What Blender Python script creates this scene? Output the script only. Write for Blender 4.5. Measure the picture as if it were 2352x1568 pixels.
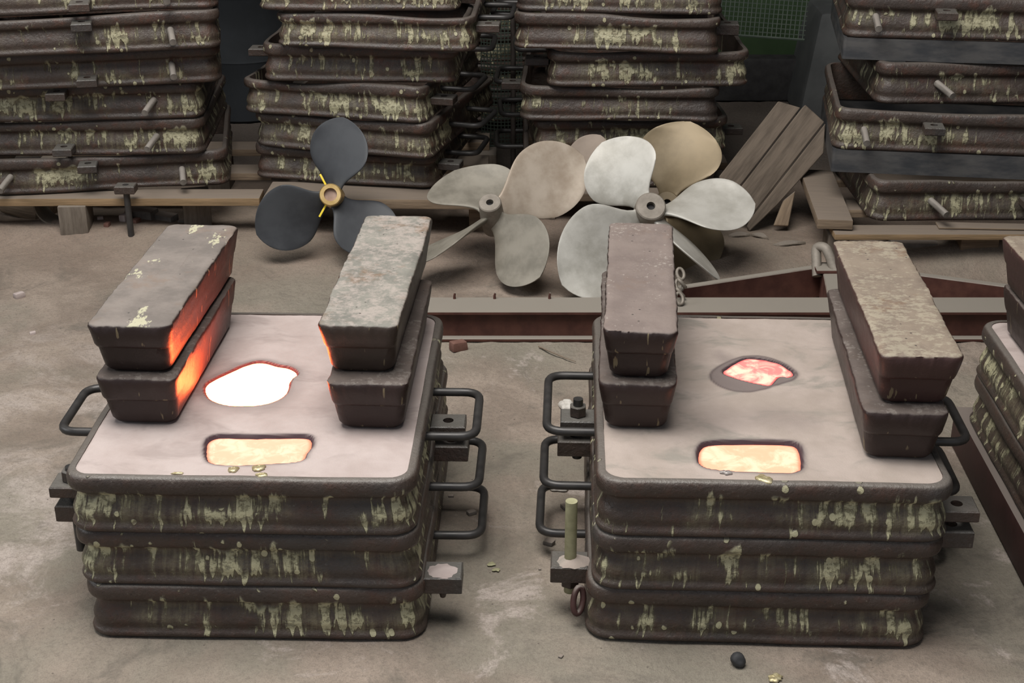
import bpy, bmesh, math, random
from mathutils import Vector, Matrix, noise
import numpy as np

sc = bpy.context.scene
for o in list(bpy.data.objects):
    bpy.data.objects.remove(o)
C = sc.collection
PI = math.pi
R = math.radians

# ------------------------------------------------------------------ camera
FPX, PITCH, CAMH = 3353.35, R(24.449), 1.9383       # focal length in pixels of a 2352 px wide frame
cd = bpy.data.cameras.new('camera')
cam = bpy.data.objects.new('camera', cd)
C.objects.link(cam)
cam.location = (0, 0, CAMH)
cam.rotation_euler = (PI / 2 - PITCH, 0, 0)
cd.sensor_width = 36.0
cd.lens = FPX / 2352 * 36.0
cd.clip_end = 60
sc.camera = cam

# ------------------------------------------------------------------ world, hall light, exposure
w = bpy.data.worlds.new('hall')
sc.world = w
w.use_nodes = True
w.node_tree.nodes['Background'].inputs[0].default_value = (.84, .90, 1, 1)
w.node_tree.nodes['Background'].inputs[1].default_value = .30


def area(name, loc, target, size, sy, power, col):
    l = bpy.data.lights.new(name, 'AREA')
    l.shape = 'RECTANGLE'
    l.size, l.size_y, l.energy, l.color = size, sy, power, col
    o = bpy.data.objects.new(name, l)
    C.objects.link(o)
    o.location = loc
    o.rotation_euler = (Vector(target) - Vector(loc)).to_track_quat('-Z', 'Y').to_euler()
    return o


area('roof_skylight', (-.7, 2.7, 4.6), (-.1, 3.3, 0), 3.6, 2.2, 235, (1, .97, .93))
area('side_window', (-5.2, 2.4, 3.0), (-.2, 3.6, .2), 2.5, 1.6, 60, (.93, .97, 1))
sc.view_settings.view_transform = 'Standard'
sc.view_settings.look = 'None'
sc.view_settings.exposure = 0.40
sc.view_settings.gamma = 1.0
sc.view_settings.use_curve_mapping = False


# ------------------------------------------------------------------ survey helpers: a sight line met with a real plane
def ray(px, py):
    u, v = (px - 1176) / FPX, (py - 784) / FPX
    return Vector((u, math.cos(PITCH) - v * math.sin(PITCH), -math.sin(PITCH) - v * math.cos(PITCH)))


def at(px, py, z=0.0):
    d = ray(px, py)
    t = (z - CAMH) / d.z
    return Vector((d.x * t, d.y * t, z))


def at_lean(px, py, y0, k):
    d = ray(px, py)
    t = (y0 + k * CAMH) / (d.y - k * d.z)
    return Vector((0, 0, CAMH)) + d * t


# ------------------------------------------------------------------ objects
def mesh_obj(name, me, mat, parent=None):
    o = bpy.data.objects.new(name, me)
    C.objects.link(o)
    if mat is not None and len(me.materials) == 0:
        me.materials.append(mat)
    if parent is not None:
        o.parent = parent
    return o


def tag(o, label, cat, group=None, kind=None):
    o['label'] = label
    o['category'] = cat
    if group:
        o['group'] = group
    if kind:
        o['kind'] = kind
    return o


def thing(name, label, cat, loc=(0, 0, 0), rz=0.0, group=None):
    o = bpy.data.objects.new(name, None)
    C.objects.link(o)
    o.empty_display_size = .05
    o.location = loc
    o.rotation_euler = (0, 0, rz)
    return tag(o, label, cat, group)


def smooth(me, ang=40):
    for p in me.polygons:
        p.use_smooth = True
    try:
        me.set_sharp_from_angle(angle=R(ang))
    except Exception:
        pass
    return me


def from_py(name, verts, faces, sm=True, ang=40):
    me = bpy.data.meshes.new(name)
    me.from_pydata([tuple(v) for v in verts], [], faces)
    me.update()
    bm = bmesh.new()
    bm.from_mesh(me)
    bmesh.ops.recalc_face_normals(bm, faces=bm.faces)
    bm.to_mesh(me)
    bm.free()
    if sm:
        smooth(me, ang)
    return me


def rrect(hw, hl, r, ns, nc):
    """points of a rounded rectangle, counter-clockwise from the front left, with their run along the edge"""
    r = max(min(r, hw * .98, hl * .98), .0005)
    pts = []
    cs = [(-hw + r, -hl + r, PI), (hw - r, -hl + r, 1.5 * PI), (hw - r, hl - r, 0), (-hw + r, hl - r, .5 * PI)]
    for k, (cx, cy, a0) in enumerate(cs):
        for i in range(nc + 1):
            a = a0 + (PI / 2) * i / nc
            pts.append((cx + r * math.cos(a), cy + r * math.sin(a)))
        n = cs[(k + 1) % 4]
        e = pts[-1]
        nx = n[0] + r * math.cos(n[2])
        ny = n[1] + r * math.sin(n[2])
        for i in range(1, ns):
            pts.append((e[0] + (nx - e[0]) * i / ns, e[1] + (ny - e[1]) * i / ns))
    return pts


def loft(name, levels, ns, nc, closed=False, cap0=True, cap1=True, disp=None, ang=50):
    """levels: (z, half width, half length, corner radius, v)"""
    rings, per = [], None
    for (z, hw, hl, r, v) in levels:
        rings.append([Vector((x, y, z)) for x, y in rrect(hw, hl, r, ns, nc)])
    big = max(range(len(levels)), key=lambda i: levels[i][1])
    u = [0.0]
    for i in range(1, len(rings[big]) + 1):
        u.append(u[-1] + (rings[big][i % len(rings[big])] - rings[big][i - 1]).length)
    n, m = len(rings[0]), len(rings)
    verts = []
    for j, ring in enumerate(rings):
        for i, p in enumerate(ring):
            verts.append(disp(p, u[i], levels[j]) if disp else p)
    faces, uvs = [], []
    for j in range(m if closed else m - 1):
        k = (j + 1) % m
        for i in range(n):
            i2 = (i + 1) % n
            faces.append((j * n + i, j * n + i2, k * n + i2, k * n + i))
            va, vb = levels[j][4], levels[k][4]
            uvs += [(u[i], va), (u[i + 1], va), (u[i + 1], vb), (u[i], vb)]
    if not closed:
        if cap0:
            faces.append(tuple(reversed(range(n))))
            uvs += [(u[i], levels[0][4]) for i in reversed(range(n))]
        if cap1:
            faces.append(tuple(range((m - 1) * n, m * n)))
            uvs += [(u[i], levels[-1][4]) for i in range(n)]
    me = bpy.data.meshes.new(name)
    me.from_pydata([tuple(v) for v in verts], [], faces)
    uvl = me.uv_layers.new(name='UVMap')
    uvl.data.foreach_set('uv', np.array(uvs, dtype=np.float32).ravel())
    me.update()
    return smooth(me, ang)


def tube_bm(bm, pts, r, seg=12, r_end=None):
    pts = [Vector(p) for p in pts]
    rings = []
    up = None
    for i, p in enumerate(pts):
        a = pts[max(i - 1, 0)]
        b = pts[min(i + 1, len(pts) - 1)]
        t = (b - a).normalized()
        if up is None:
            up = t.orthogonal().normalized()
        up = (up - t * up.dot(t)).normalized()
        s = t.cross(up)
        rr = r if r_end is None else r + (r_end - r) * i / (len(pts) - 1)
        rings.append([bm.verts.new(p + (up * math.cos(q) + s * math.sin(q)) * rr) for q in [2 * PI * k / seg for k in range(seg)]])
    for a, b in zip(rings, rings[1:]):
        for k in range(seg):
            bm.faces.new((a[k], a[(k + 1) % seg], b[(k + 1) % seg], b[k]))
    bm.faces.new(list(reversed(rings[0])))
    bm.faces.new(rings[-1])


def tube(name, pts, r, seg=12, r_end=None):
    bm = bmesh.new()
    tube_bm(bm, pts, r, seg, r_end)
    me = bpy.data.meshes.new(name)
    bm.to_mesh(me)
    bm.free()
    return smooth(me, 50)


def round_path(pts, r, n=6):
    pts = [Vector(p) for p in pts]
    out = [pts[0]]
    for a, b, c in zip(pts, pts[1:], pts[2:]):
        d1, d2 = (a - b).normalized(), (c - b).normalized()
        p1, p2 = b + d1 * r, b + d2 * r
        for i in range(n + 1):
            t = i / n
            out.append(p1 * (1 - t) ** 2 + b * 2 * t * (1 - t) + p2 * t * t)
    out.append(pts[-1])
    return out


def box_me(name, sx, sy, sz, bev=.004, rough=0.0, seed=0, cuts=0, taper=1.0, zc=None):
    """a bevelled block standing on z=0 unless zc is given"""
    bm = bmesh.new()
    bmesh.ops.create_cube(bm, size=1)
    for v in bm.verts:
        v.co = Vector((v.co.x * sx, v.co.y * sy, v.co.z * sz))
        if v.co.z > 0:
            v.co.x *= taper
            v.co.y *= taper
    if cuts:
        bmesh.ops.subdivide_edges(bm, edges=bm.edges, cuts=cuts, use_grid_fill=True)
    if bev:
        es = [e for e in bm.edges if e.calc_face_angle(0) > .5]
        bmesh.ops.bevel(bm, geom=es, offset=bev, segments=2, profile=.6, affect='EDGES')
    for v in bm.verts:
        if rough:
            v.co += (noise.noise_vector(v.co * 14 + Vector((seed * 3.1, 0, 0))) * rough)
        v.co.z += sz / 2 if zc is None else zc
    me = bpy.data.meshes.new(name)
    bm.to_mesh(me)
    bm.free()
    return smooth(me, 35)


def holed_block(name, sx, sy, sz, hr, hx=0, hy=0):
    """a block with a round hole down through it, standing on z=0"""
    seg = 24
    verts, faces = [], []
    sq = []
    for k in range(seg):
        a = 2 * PI * k / seg
        c, s = math.cos(a), math.sin(a)
        m = max(abs(c), abs(s))
        sq.append((c / m * sx / 2, s / m * sy / 2))
    e = .003
    for z, f in ((0, 1), (e, 0), (sz - e, 0), (sz, 1)):
        for (x, y) in sq:
            verts.append((x - math.copysign(e, x) * f, y - math.copysign(e, y) * f, z))
    for z in (sz, sz - .001, 0):
        for k in range(seg):
            a = 2 * PI * k / seg
            verts.append((hx + hr * math.cos(a), hy + hr * math.sin(a), z))
    order = [0, 1, 2, 3, 4, 5, 6]
    for a, b in zip(order, order[1:] + [0]):
        for k in range(seg):
            k2 = (k + 1) % seg
            faces.append((a * seg + k, a * seg + k2, b * seg + k2, b * seg + k))
    return from_py(name, verts, faces, True, 30)


# ------------------------------------------------------------------ materials
class NT:
    def __init__(s, name):
        s.m = bpy.data.materials.new(name)
        s.m.use_nodes = True
        s.t = s.m.node_tree
        s.b = s.t.nodes['Principled BSDF']
        s.tc = s.t.nodes.new('ShaderNodeTexCoord')
        s.obj = s.tc.outputs['Object']
        s.gen = s.tc.outputs['Generated']

    def n(s, typ, **kw):
        nd = s.t.nodes.new(typ)
        for k, v in kw.items():
            if isinstance(k, str) and k.startswith('i_'):
                key = k[2:]
                s.put(nd.inputs[int(key)] if key.isdigit() else nd.inputs[key], v)
            else:
                setattr(nd, k, v)
        return nd

    def put(s, sock, v):
        if isinstance(v, bpy.types.NodeSocket):
            s.t.links.new(v, sock)
        else:
            if hasattr(sock.default_value, '__len__') and not hasattr(v, '__len__'):
                v = (v,) * len(sock.default_value)
            if hasattr(v, '__len__') and len(v) == 3 and len(sock.default_value) == 4:
                v = tuple(v) + (1,)
            sock.default_value = v

    def math(s, op, a, b=0.0, c=0.0, clamp=False):
        nd = s.n('ShaderNodeMath', operation=op, use_clamp=clamp)
        s.put(nd.inputs[0], a)
        s.put(nd.inputs[1], b)
        s.put(nd.inputs[2], c)
        return nd.outputs[0]

    def step(s, x, a, b):
        nd = s.n('ShaderNodeMapRange', interpolation_type='SMOOTHSTEP')
        s.put(nd.inputs[0], x)
        s.put(nd.inputs[1], a)
        s.put(nd.inputs[2], b)
        return nd.outputs[0]

    def scale(s, vec, v):
        nd = s.n('ShaderNodeVectorMath', operation='MULTIPLY')
        s.put(nd.inputs[0], vec)
        s.put(nd.inputs[1], v)
        return nd.outputs[0]

    def add(s, vec, v):
        nd = s.n('ShaderNodeVectorMath', operation='ADD')
        s.put(nd.inputs[0], vec)
        s.put(nd.inputs[1], v)
        return nd.outputs[0]

    def comb(s, x, y, z):
        nd = s.n('ShaderNodeCombineXYZ')
        for i, v in enumerate((x, y, z)):
            s.put(nd.inputs[i], v)
        return nd.outputs[0]

    def sep(s, v):
        nd = s.n('ShaderNodeSeparateXYZ')
        s.put(nd.inputs[0], v)
        return nd.outputs

    def noise(s, vec, sc_, det=3, rough=.55, dist=0.0):
        nd = s.n('ShaderNodeTexNoise')
        s.put(nd.inputs['Vector'], vec)
        s.put(nd.inputs['Scale'], sc_)
        s.put(nd.inputs['Detail'], det)
        s.put(nd.inputs['Roughness'], rough)
        s.put(nd.inputs['Distortion'], dist)
        return nd.outputs[0]

    def voro(s, vec, sc_, rnd=1.0):
        nd = s.n('ShaderNodeTexVoronoi')
        s.put(nd.inputs['Vector'], vec)
        s.put(nd.inputs['Scale'], sc_)
        s.put(nd.inputs['Randomness'], rnd)
        return nd.outputs

    def mix(s, f, a, b):
        nd = s.n('ShaderNodeMix', data_type='RGBA')
        s.put(nd.inputs[0], f)
        s.put(nd.inputs[6], a)
        s.put(nd.inputs[7], b)
        return nd.outputs[2]

    def rand(s):
        return s.n('ShaderNodeObjectInfo').outputs['Random']

    def normz(s):
        return s.sep(s.n('ShaderNodeNewGeometry').outputs['Normal'])[2]

    def bump(s, h, strength, dist=.01):
        nd = s.n('ShaderNodeBump')
        s.put(nd.inputs['Strength'], strength)
        s.put(nd.inputs['Distance'], dist)
        s.put(nd.inputs['Height'], h)
        s.put(s.b.inputs['Normal'], nd.outputs[0])

    def done(s, col=None, rough=None, metal=None, spec=None):
        for k, v in (('Base Color', col), ('Roughness', rough), ('Metallic', metal), ('Specular IOR Level', spec)):
            if v is not None:
                s.put(s.b.inputs[k], v)
        return s.m


DRIP = (.54, .51, .325)


def iron_mat(name, tone=1.0, drips=1.0, rust=.5, blue=.3, dust=(.155, .138, .122), dustamt=.8, bias=0.0):
    """dark mould steel with runs of dried yellow-green coating across the hollow of its side"""
    s = NT(name)
    uv = s.tc.outputs['UV']
    x, y, _ = s.sep(uv)
    rnd = s.rand()
    r37 = s.math('MULTIPLY', rnd, 37.0)
    off = s.add(s.obj, s.comb(r37, r37, 0))
    a = s.noise(off, 7, 5, .6)
    b = s.noise(s.add(off, (9, 3, 1)), 16, 5, .7)
    c = s.noise(s.add(off, (1, 7, 5)), 3.2, 3, .6)
    t = tone
    col = s.mix(a, (.022 * t, .016 * t, .014 * t), (.108 * t, .076 * t, .060 * t))
    col = s.mix(s.math('MULTIPLY', s.step(b, .48, .68), rust), col, (.105 * t, .048 * t, .032 * t))
    col = s.mix(s.math('MULTIPLY', s.step(c, .5, .66), blue), col, (.050 * t, .060 * t, .062 * t))
    sk = s.noise(s.add(off, (2, 2, 8)), 120, 3, .8)
    col = s.mix(s.math('MULTIPLY', s.step(sk, .60, .74), .45), col, (.20 * t, .18 * t, .15 * t))
    col = s.mix(s.math('MULTIPLY', s.math('SUBTRACT', 1, s.step(sk, .30, .42)), .6), col, (.012, .010, .009))
    # soft pale wash in the hollow
    u = s.math('ADD', x, r37)
    mid = s.math('MULTIPLY', s.step(y, .10, .22), s.math('SUBTRACT', 1, s.step(y, .56, .70)))
    patch = s.noise(s.comb(s.math('MULTIPLY', u, 4.2), s.math('MULTIPLY', y, .8), r37), 1, 3, .6)
    patch = s.math('ADD', patch, bias)
    fine = s.noise(s.comb(s.math('MULTIPLY', u, 74), s.math('MULTIPLY', y, 1.0), r37), 1, 4, .62)
    wide = s.noise(s.comb(s.math('MULTIPLY', u, 27), s.math('MULTIPLY', y, .9), r37), 1, 2, .5)
    edge = s.noise(s.comb(s.math('MULTIPLY', u, 30), s.math('MULTIPLY', y, 7), 5.0), 1, 4, .7)
    scuff = s.noise(s.comb(s.math('MULTIPLY', u, 50), s.math('MULTIPLY', y, 9), 2.0), 1, 5, .75)
    wash = s.math('MULTIPLY', s.math('MULTIPLY', s.step(patch, .42, .64), s.step(s.math('ADD', s.math('MULTIPLY', fine, .6), s.math('MULTIPLY', scuff, .4)), .36, .62)), mid)
    col = s.mix(s.math('MULTIPLY', wash, .74 * drips), col, (.225, .200, .125))
    # runs
    topv = s.math('MULTIPLY_ADD', s.noise(s.comb(s.math('MULTIPLY', u, 18), 3.0, r37), 1, 2), .9, .20)
    botv = s.math('MULTIPLY_ADD', s.noise(s.comb(s.math('MULTIPLY', u, 60), 8.0, r37), 1, 1), 1.1, -.38)
    span = s.math('MULTIPLY', s.step(y, botv, s.math('ADD', botv, .04)), s.math('SUBTRACT', 1, s.step(y, topv, s.math('ADD', topv, .10))))
    v = s.math('ADD', s.math('MULTIPLY', fine, .30), s.math('ADD', s.math('MULTIPLY', wide, .34), s.math('ADD', s.math('MULTIPLY', patch, .52), s.math('MULTIPLY', scuff, .06))))
    run = s.math('MULTIPLY', s.step(v, .642, .68), span)
    thin = s.math('MULTIPLY', s.step(s.math('ADD', fine, s.math('MULTIPLY', patch, .25)), .76, .80), span)
    run = s.math('MAXIMUM', run, s.math('MULTIPLY', thin, .75))
    run = s.math('MULTIPLY', run, s.math('MULTIPLY_ADD', s.step(scuff, .36, .5), .55, .45))
    # round splashes
    vo = s.voro(s.comb(s.math('MULTIPLY', u, 26), s.math('MULTIPLY', y, 3.0), r37), 1)
    sp = s.math('SUBTRACT', 1, s.step(s.math('ADD', vo[0], s.math('MULTIPLY', edge, .2)), .27, .31))
    gate = s.step(s.math('ADD', patch, s.math('MULTIPLY', s.sep(vo[1])[0], .18)), .63, .65)
    sp = s.math('MULTIPLY', sp, gate)
    d = s.math('MAXIMUM', run, sp)
    tint = s.mix(s.noise(off, 60, 3), tuple(v * .72 for v in DRIP), tuple(v * 1.15 for v in DRIP))
    if drips > 0:
        col = s.mix(s.math('MULTIPLY', d, .86 * min(drips, 1)), col, tint)
    # dust lies on what faces up
    nz = s.normz()
    dn = s.noise(off, 22, 4, .7)
    dm = s.math('MULTIPLY', s.step(s.math('ADD', nz, s.math('MULTIPLY', dn, .35)), .62, 1.12), dustamt)
    col = s.mix(dm, col, dust)
    s.bump(s.math('ADD', s.math('MULTIPLY', b, .6), s.math('ADD', s.math('MULTIPLY', s.noise(off, 70, 4, .7), .35), s.math('MULTIPLY', d, .5))), .9, .008)
    return s.done(col, s.math('MULTIPLY_ADD', a, .35, .28), .0, .5)


M_FRONT = iron_mat('mould_steel_front', .86, 1.0, .45, .35, bias=.015)
M_BACK = iron_mat('mould_steel_back', .82, .72, .75, .15, (.125, .108, .095), .75, .045)
M_LUG = iron_mat('lug_steel', .8, .0, .3, .4, (.16, .155, .14), .6)


def handle_mat():
    s = NT('handle_steel')
    a = s.noise(s.obj, 30, 4)
    return s.done(s.mix(a, (.028, .027, .028), (.075, .070, .066)), s.math('MULTIPLY_ADD', a, .3, .28), .35, .5)


M_HANDLE = handle_mat()


def bar_mat(name, top, top2, fleck, amount, fscale=24, side=(.022, .012, .0105), rust=.5, stretch=(1, 1, 1), thr=.60, soft=.07):
    s = NT(name)
    a = s.noise(s.obj, 9, 5, .65)
    b = s.noise(s.obj, 34, 4, .7)
    x, y, _ = s.sep(s.tc.outputs['UV'])
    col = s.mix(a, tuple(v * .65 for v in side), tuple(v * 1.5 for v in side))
    rn = s.math('MULTIPLY', s.rand(), 53.0)
    ox, oy, oz = s.sep(s.obj)
    streak = s.noise(s.comb(s.math('MULTIPLY', ox, 70), s.math('MULTIPLY', oy, 85), s.math('MULTIPLY_ADD', oz, 7, rn)), 1, 2, .5)
    ps = s.noise(s.comb(s.math('MULTIPLY', ox, 7), s.math('MULTIPLY', oy, 9), rn), 1, 2)
    st = s.math('MULTIPLY', s.step(s.math('ADD', streak, s.math('MULTIPLY', ps, .3)), .83, .86), .6)
    col = s.mix(st, col, (.26, .21, .12))
    nz = s.normz()
    base = s.mix(s.step(a, .35, .65), top, top2)
    base = s.mix(s.math('MULTIPLY', s.step(s.noise(s.add(s.obj, (3, 1, 4)), 6, 4, .7), .52, .66), rust), base, (.20, .115, .065))
    fl = s.noise(s.scale(s.obj, stretch), fscale, 5, .7)
    area_ = s.noise(s.add(s.scale(s.obj, (4, 4, 0)), (amount * 7, 2, 8)), 1, 2)
    f = s.step(s.math('ADD', fl, s.math('MULTIPLY', area_, .45)), thr + .18, thr + .18 + soft)
    base = s.mix(s.math('MULTIPLY', f, amount), base, fleck)
    pit = s.step(s.voro(s.obj, 26)[0], .04, .09)
    base = s.mix(s.math('SUBTRACT', 1, pit), base, (.06, .05, .045))
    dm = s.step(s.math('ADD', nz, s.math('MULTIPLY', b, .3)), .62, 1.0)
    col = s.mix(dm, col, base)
    s.bump(s.math('ADD', s.math('MULTIPLY', a, .6), s.math('MULTIPLY', b, .5)), .5, .006)
    return s.done(col, s.math('MULTIPLY_ADD', dm, .30, s.math('MULTIPLY_ADD', b, .25, .32)), 0, .45)


M_BARS = [
    bar_mat('weight_iron_grey', (.215, .185, .165), (.150, .130, .116), (.50, .48, .33), .8, 12, rust=.30, stretch=(1, .45, 1), thr=.635, soft=.03),
    bar_mat('weight_iron_scaled', (.165, .160, .140), (.235, .225, .195), (.42, .355, .32), .62, 52, rust=.7, thr=.46, soft=.26, side=(.036, .024, .018)),
    bar_mat('weight_iron_plain', (.172, .136, .122), (.212, .170, .151), (.40, .36, .32), .5, 90, rust=.15, thr=.64),
    bar_mat('weight_iron_flecked', (.200, .158, .125), (.255, .205, .158), (.44, .40, .30), 0.42, 60, rust=.45, stretch=(.8, 1.3, 1), thr=.52, soft=.13, side=(.048, .022, .019)),
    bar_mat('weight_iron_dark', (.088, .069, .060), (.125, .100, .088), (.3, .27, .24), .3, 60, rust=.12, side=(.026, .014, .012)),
]


def sand_mat(name, base, base2, dark):
    s = NT(name)
    at_ = s.n('ShaderNodeAttribute', attribute_name='scorch')
    sc_ = s.sep(at_.outputs['Color'])
    a = s.noise(s.obj, 5, 4, .6)
    b = s.noise(s.obj, 90, 3, .7)
    col = s.mix(s.step(a, .36, .64), base, base2)
    st = s.noise(s.add(s.scale(s.obj, (5, 9, 1)), (4, 4, 4)), 1, 4, .65, .6)
    col = s.mix(s.math('MULTIPLY', s.step(st, .48, .68), .62), col, dark)
    col = s.mix(s.math('MULTIPLY', b, .16), col, (.22, .19, .17))
    col = s.mix(sc_[1], col, (.20, .165, .155))
    col = s.mix(sc_[0], col, (.045, .028, .036))
    g = s.noise(s.obj, 260, 2, .7)
    s.bump(s.math('ADD', s.math('MULTIPLY', g, .5), s.math('MULTIPLY', a, .8)), .35, .004)
    return s.done(col, .95, 0, .15)


M_SAND_L = sand_mat('moulding_sand_pink', (.50, .425, .402), (.43, .355, .332), (.32, .262, .245))
M_SAND_R = sand_mat('moulding_sand_grey', (.44, .37, .33), (.37, .31, .27), (.22, .215, .185))


def molten_mat(name, hot, mid, cool, scale_=26.0, thr=(.42, .62)):
    s = NT(name)
    at_ = s.n('ShaderNodeAttribute', attribute_name='core_level')
    h = s.sep(at_.outputs['Color'])[0]
    a = s.noise(s.obj, scale_, 5, .65, .8)
    k = s.step(a, thr[0], thr[1])
    col = s.mix(k, mid, hot)
    col = s.mix(s.step(h, .0, .24), cool, col)
    s.put(s.b.inputs['Emission Color'], col)
    s.put(s.b.inputs['Emission Strength'], 1.0)
    s.bump(a, .2, .004)
    return s.done((.05, .02, .01), .4)


M_HOT = molten_mat('molten_bronze_white', (46, 5.2, 1.5), (36, 4.2, 1.2), (4, 1.1, .9))
M_WARM_L = molten_mat('molten_bronze_peach', (1.7, .76, .53), (1.5, .58, .38), (1.5, .26, .14), 22)
M_WARM_R = molten_mat('molten_bronze_peach_skin', (1.7, .76, .52), (1.5, .54, .34), (1.5, .22, .12), 16)
M_COOLING = molten_mat('molten_bronze_cooling', (2.0, .74, .55), (1.2, .26, .24), (.80, .10, .11), 17, (.40, .60))


def floor_mat():
    s = NT('foundry_floor')
    o = s.obj
    big = s.noise(o, 1.1, 5, .6, .4)
    mid = s.noise(s.add(o, (5, 1, 0)), 3.4, 6, .65, .5)
    fin = s.noise(o, 40, 4, .7)
    grain = s.noise(o, 260, 2, .8)
    x, y, _ = s.sep(o)
    col = s.mix(s.step(mid, .34, .66), (.225, .180, .145), (.355, .290, .238))
    col = s.mix(s.math('MULTIPLY', s.step(big, .44, .60), .70), col, (.235, .222, .178))
    st = s.noise(s.add(o, (0, 8, 3)), 2.1, 6, .72, .9)
    col = s.mix(s.math('MULTIPLY', s.step(st, .53, .66), .72), col, (.135, .122, .102))
    pk = s.noise(s.add(o, (7, 7, 1)), 4.2, 6, .74, .5)
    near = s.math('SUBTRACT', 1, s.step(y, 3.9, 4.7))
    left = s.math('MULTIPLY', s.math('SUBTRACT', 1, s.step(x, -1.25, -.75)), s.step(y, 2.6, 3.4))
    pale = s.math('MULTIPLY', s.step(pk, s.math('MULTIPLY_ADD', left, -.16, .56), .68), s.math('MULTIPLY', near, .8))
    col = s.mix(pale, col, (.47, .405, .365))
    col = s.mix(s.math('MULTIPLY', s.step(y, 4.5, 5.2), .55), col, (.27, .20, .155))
    col = s.mix(s.math('MULTIPLY', s.step(y, 5.7, 6.2), .85), col, (.045, .040, .037))  # dimness at the back of the hall, painted into the far floor
    gf = s.noise(o, 95, 4, .8)
    col = s.mix(s.math('MULTIPLY', s.step(gf, .46, .66), .40), col, (.14, .118, .10))
    col = s.mix(s.math('MULTIPLY', s.step(grain, .35, .75), .35), col, (.15, .125, .105))
    sp = s.math('SUBTRACT', 1, s.step(s.voro(o, 19)[0], .035, .06))
    col = s.mix(s.math('MULTIPLY', sp, .6), col, (.07, .055, .05))
    s.bump(s.math('ADD', s.math('MULTIPLY', mid, 1.0), s.math('ADD', s.math('MULTIPLY', fin, .35), s.math('MULTIPLY', grain, .16))), .75, .018)
    return s.done(col, .93, 0, .18)


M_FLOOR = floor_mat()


def simple(name, c1, c2, sc_=12, rough=.6, metal=0.0, spec=.4, bump=.3, stretch=(1, 1, 1), dust=None, dustamt=.8, rvar=.2):
    s = NT(name)
    a = s.noise(s.scale(s.obj, stretch), sc_, 5, .62)
    col = s.mix(s.step(a, .3, .7), c1, c2)
    if dust:
        nz = s.normz()
        dm = s.math('MULTIPLY', s.step(s.math('ADD', nz, s.math('MULTIPLY', s.noise(s.obj, 25, 4), .3)), .55, 1.0), dustamt)
        col = s.mix(dm, col, dust)
    s.bump(a, bump, .004)
    return s.done(col, s.math('MULTIPLY_ADD', a, rvar, rough - rvar / 2), metal, spec)


M_WOOD = simple('pallet_wood', (.16, .115, .078), (.27, .20, .135), 7, .85, stretch=(1, 14, 14), dust=(.20, .165, .135), bump=.5)
M_WOOD_Y = simple('pallet_wood_side', (.20, .135, .072), (.30, .20, .11), 7, .85, stretch=(1, 14, 14), dust=(.20, .17, .145), bump=.5)
M_BLOCK = simple('block_wood', (.115, .092, .072), (.18, .15, .12), 12, .9, stretch=(6, 6, 1), dust=(.22, .19, .16), bump=.5)
M_PLANK = simple('leaning_board_wood', (.090, .070, .053), (.165, .130, .100), 6, .9, stretch=(1, 8, 8), bump=.4)
M_BEAM = simple('red_oxide_steel', (.060, .022, .017), (.105, .042, .030), 14, .6, dust=(.26, .235, .20), dustamt=.96, bump=.25)
M_BEAM_D = simple('dark_red_steel', (.045, .020, .018), (.07, .032, .028), 14, .6, dust=(.20, .17, .15), dustamt=.9)
M_BLACKP = simple('dark_coated_propeller', (.026, .028, .033), (.048, .052, .058), 7, .55, 0, .45, bump=.1)
M_BRASS_RING = simple('bright_brass', (.62, .42, .16), (.78, .58, .28), 20, .36, .75, .5, bump=.05)
M_HUBGREY = simple('dusty_hub_metal', (.20, .175, .145), (.30, .265, .225), 25, .6, .2, .4, bump=.3)
M_SILVER = simple('pale_dusted_bronze', (.33, .315, .275), (.54, .525, .48), 9, .48, .12, .5, bump=.06, dust=(.46, .435, .39), dustamt=.35)
M_GREYP = simple('grey_cast_bronze', (.17, .155, .125), (.29, .265, .22), 9, .55, .12, .45, bump=.08)
M_GREYP_LIT = simple('grey_cast_bronze_lit', (.31, .245, .185), (.48, .41, .335), 8, .5, .12, .45, bump=.06)  # grey bronze again, paler and tan: the stronger light on one blade, painted in
M_BRASSP = simple('dull_brass_blade', (.15, .115, .068), (.25, .195, .12), 5, .48, .3, .45, bump=.06)
M_BROWNP = simple('brown_dusted_blade', (.21, .165, .130), (.28, .225, .180), 6, .6, .1, .4, bump=.06)
M_YELLOW = simple('yellow_tape', (.75, .56, .03), (.85, .66, .06), 5, .5, bump=.05)
M_BORE = simple('dusty_bore', (.30, .21, .17), (.42, .31, .26), 30, .9)
M_DARK = simple('dark_bore', (.018, .017, .018), (.035, .034, .034), 20, .7)
M_STONE = simple('rubble_stone', (.13, .115, .10), (.21, .185, .165), 20, .95, bump=.5, dust=(.27, .225, .19))
M_BRICK = simple('red_brick', (.13, .062, .048), (.19, .10, .078), 20, .95, bump=.5)
M_COAL = simple('black_lump', (.025, .025, .027), (.055, .055, .056), 20, .7, bump=.5)
M_SPLAT = simple('set_brass_splash', (.40, .33, .17), (.62, .55, .36), 70, .42, .55, .5, bump=.6)
M_SPLATG = simple('set_grey_splash', (.30, .27, .25), (.46, .42, .40), 70, .42, .4, .5, bump=.6)
M_FOIL = simple('white_scrap', (.45, .42, .38), (.68, .65, .60), 40, .6, 0, .5, bump=.5)
M_PIN = simple('pale_coated_pin', (.25, .24, .14), (.36, .345, .21), 30, .65, bump=.3)
M_TRUN = simple('dusty_trunnion', (.13, .115, .10), (.22, .20, .175), 30, .6, bump=.3, dust=(.30, .27, .24))
M_PLATE = simple('blue_black_plate', (.040, .042, .046), (.085, .082, .08), 9, .55, stretch=(1, 1, 3), bump=.2)
M_MESH = simple('green_grille', (.035, .050, .038), (.055, .07, .055), 12, .7)
M_GREEN = simple('green_machine_paint', (.022, .044, .016), (.032, .060, .023), 6, .6)
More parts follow.
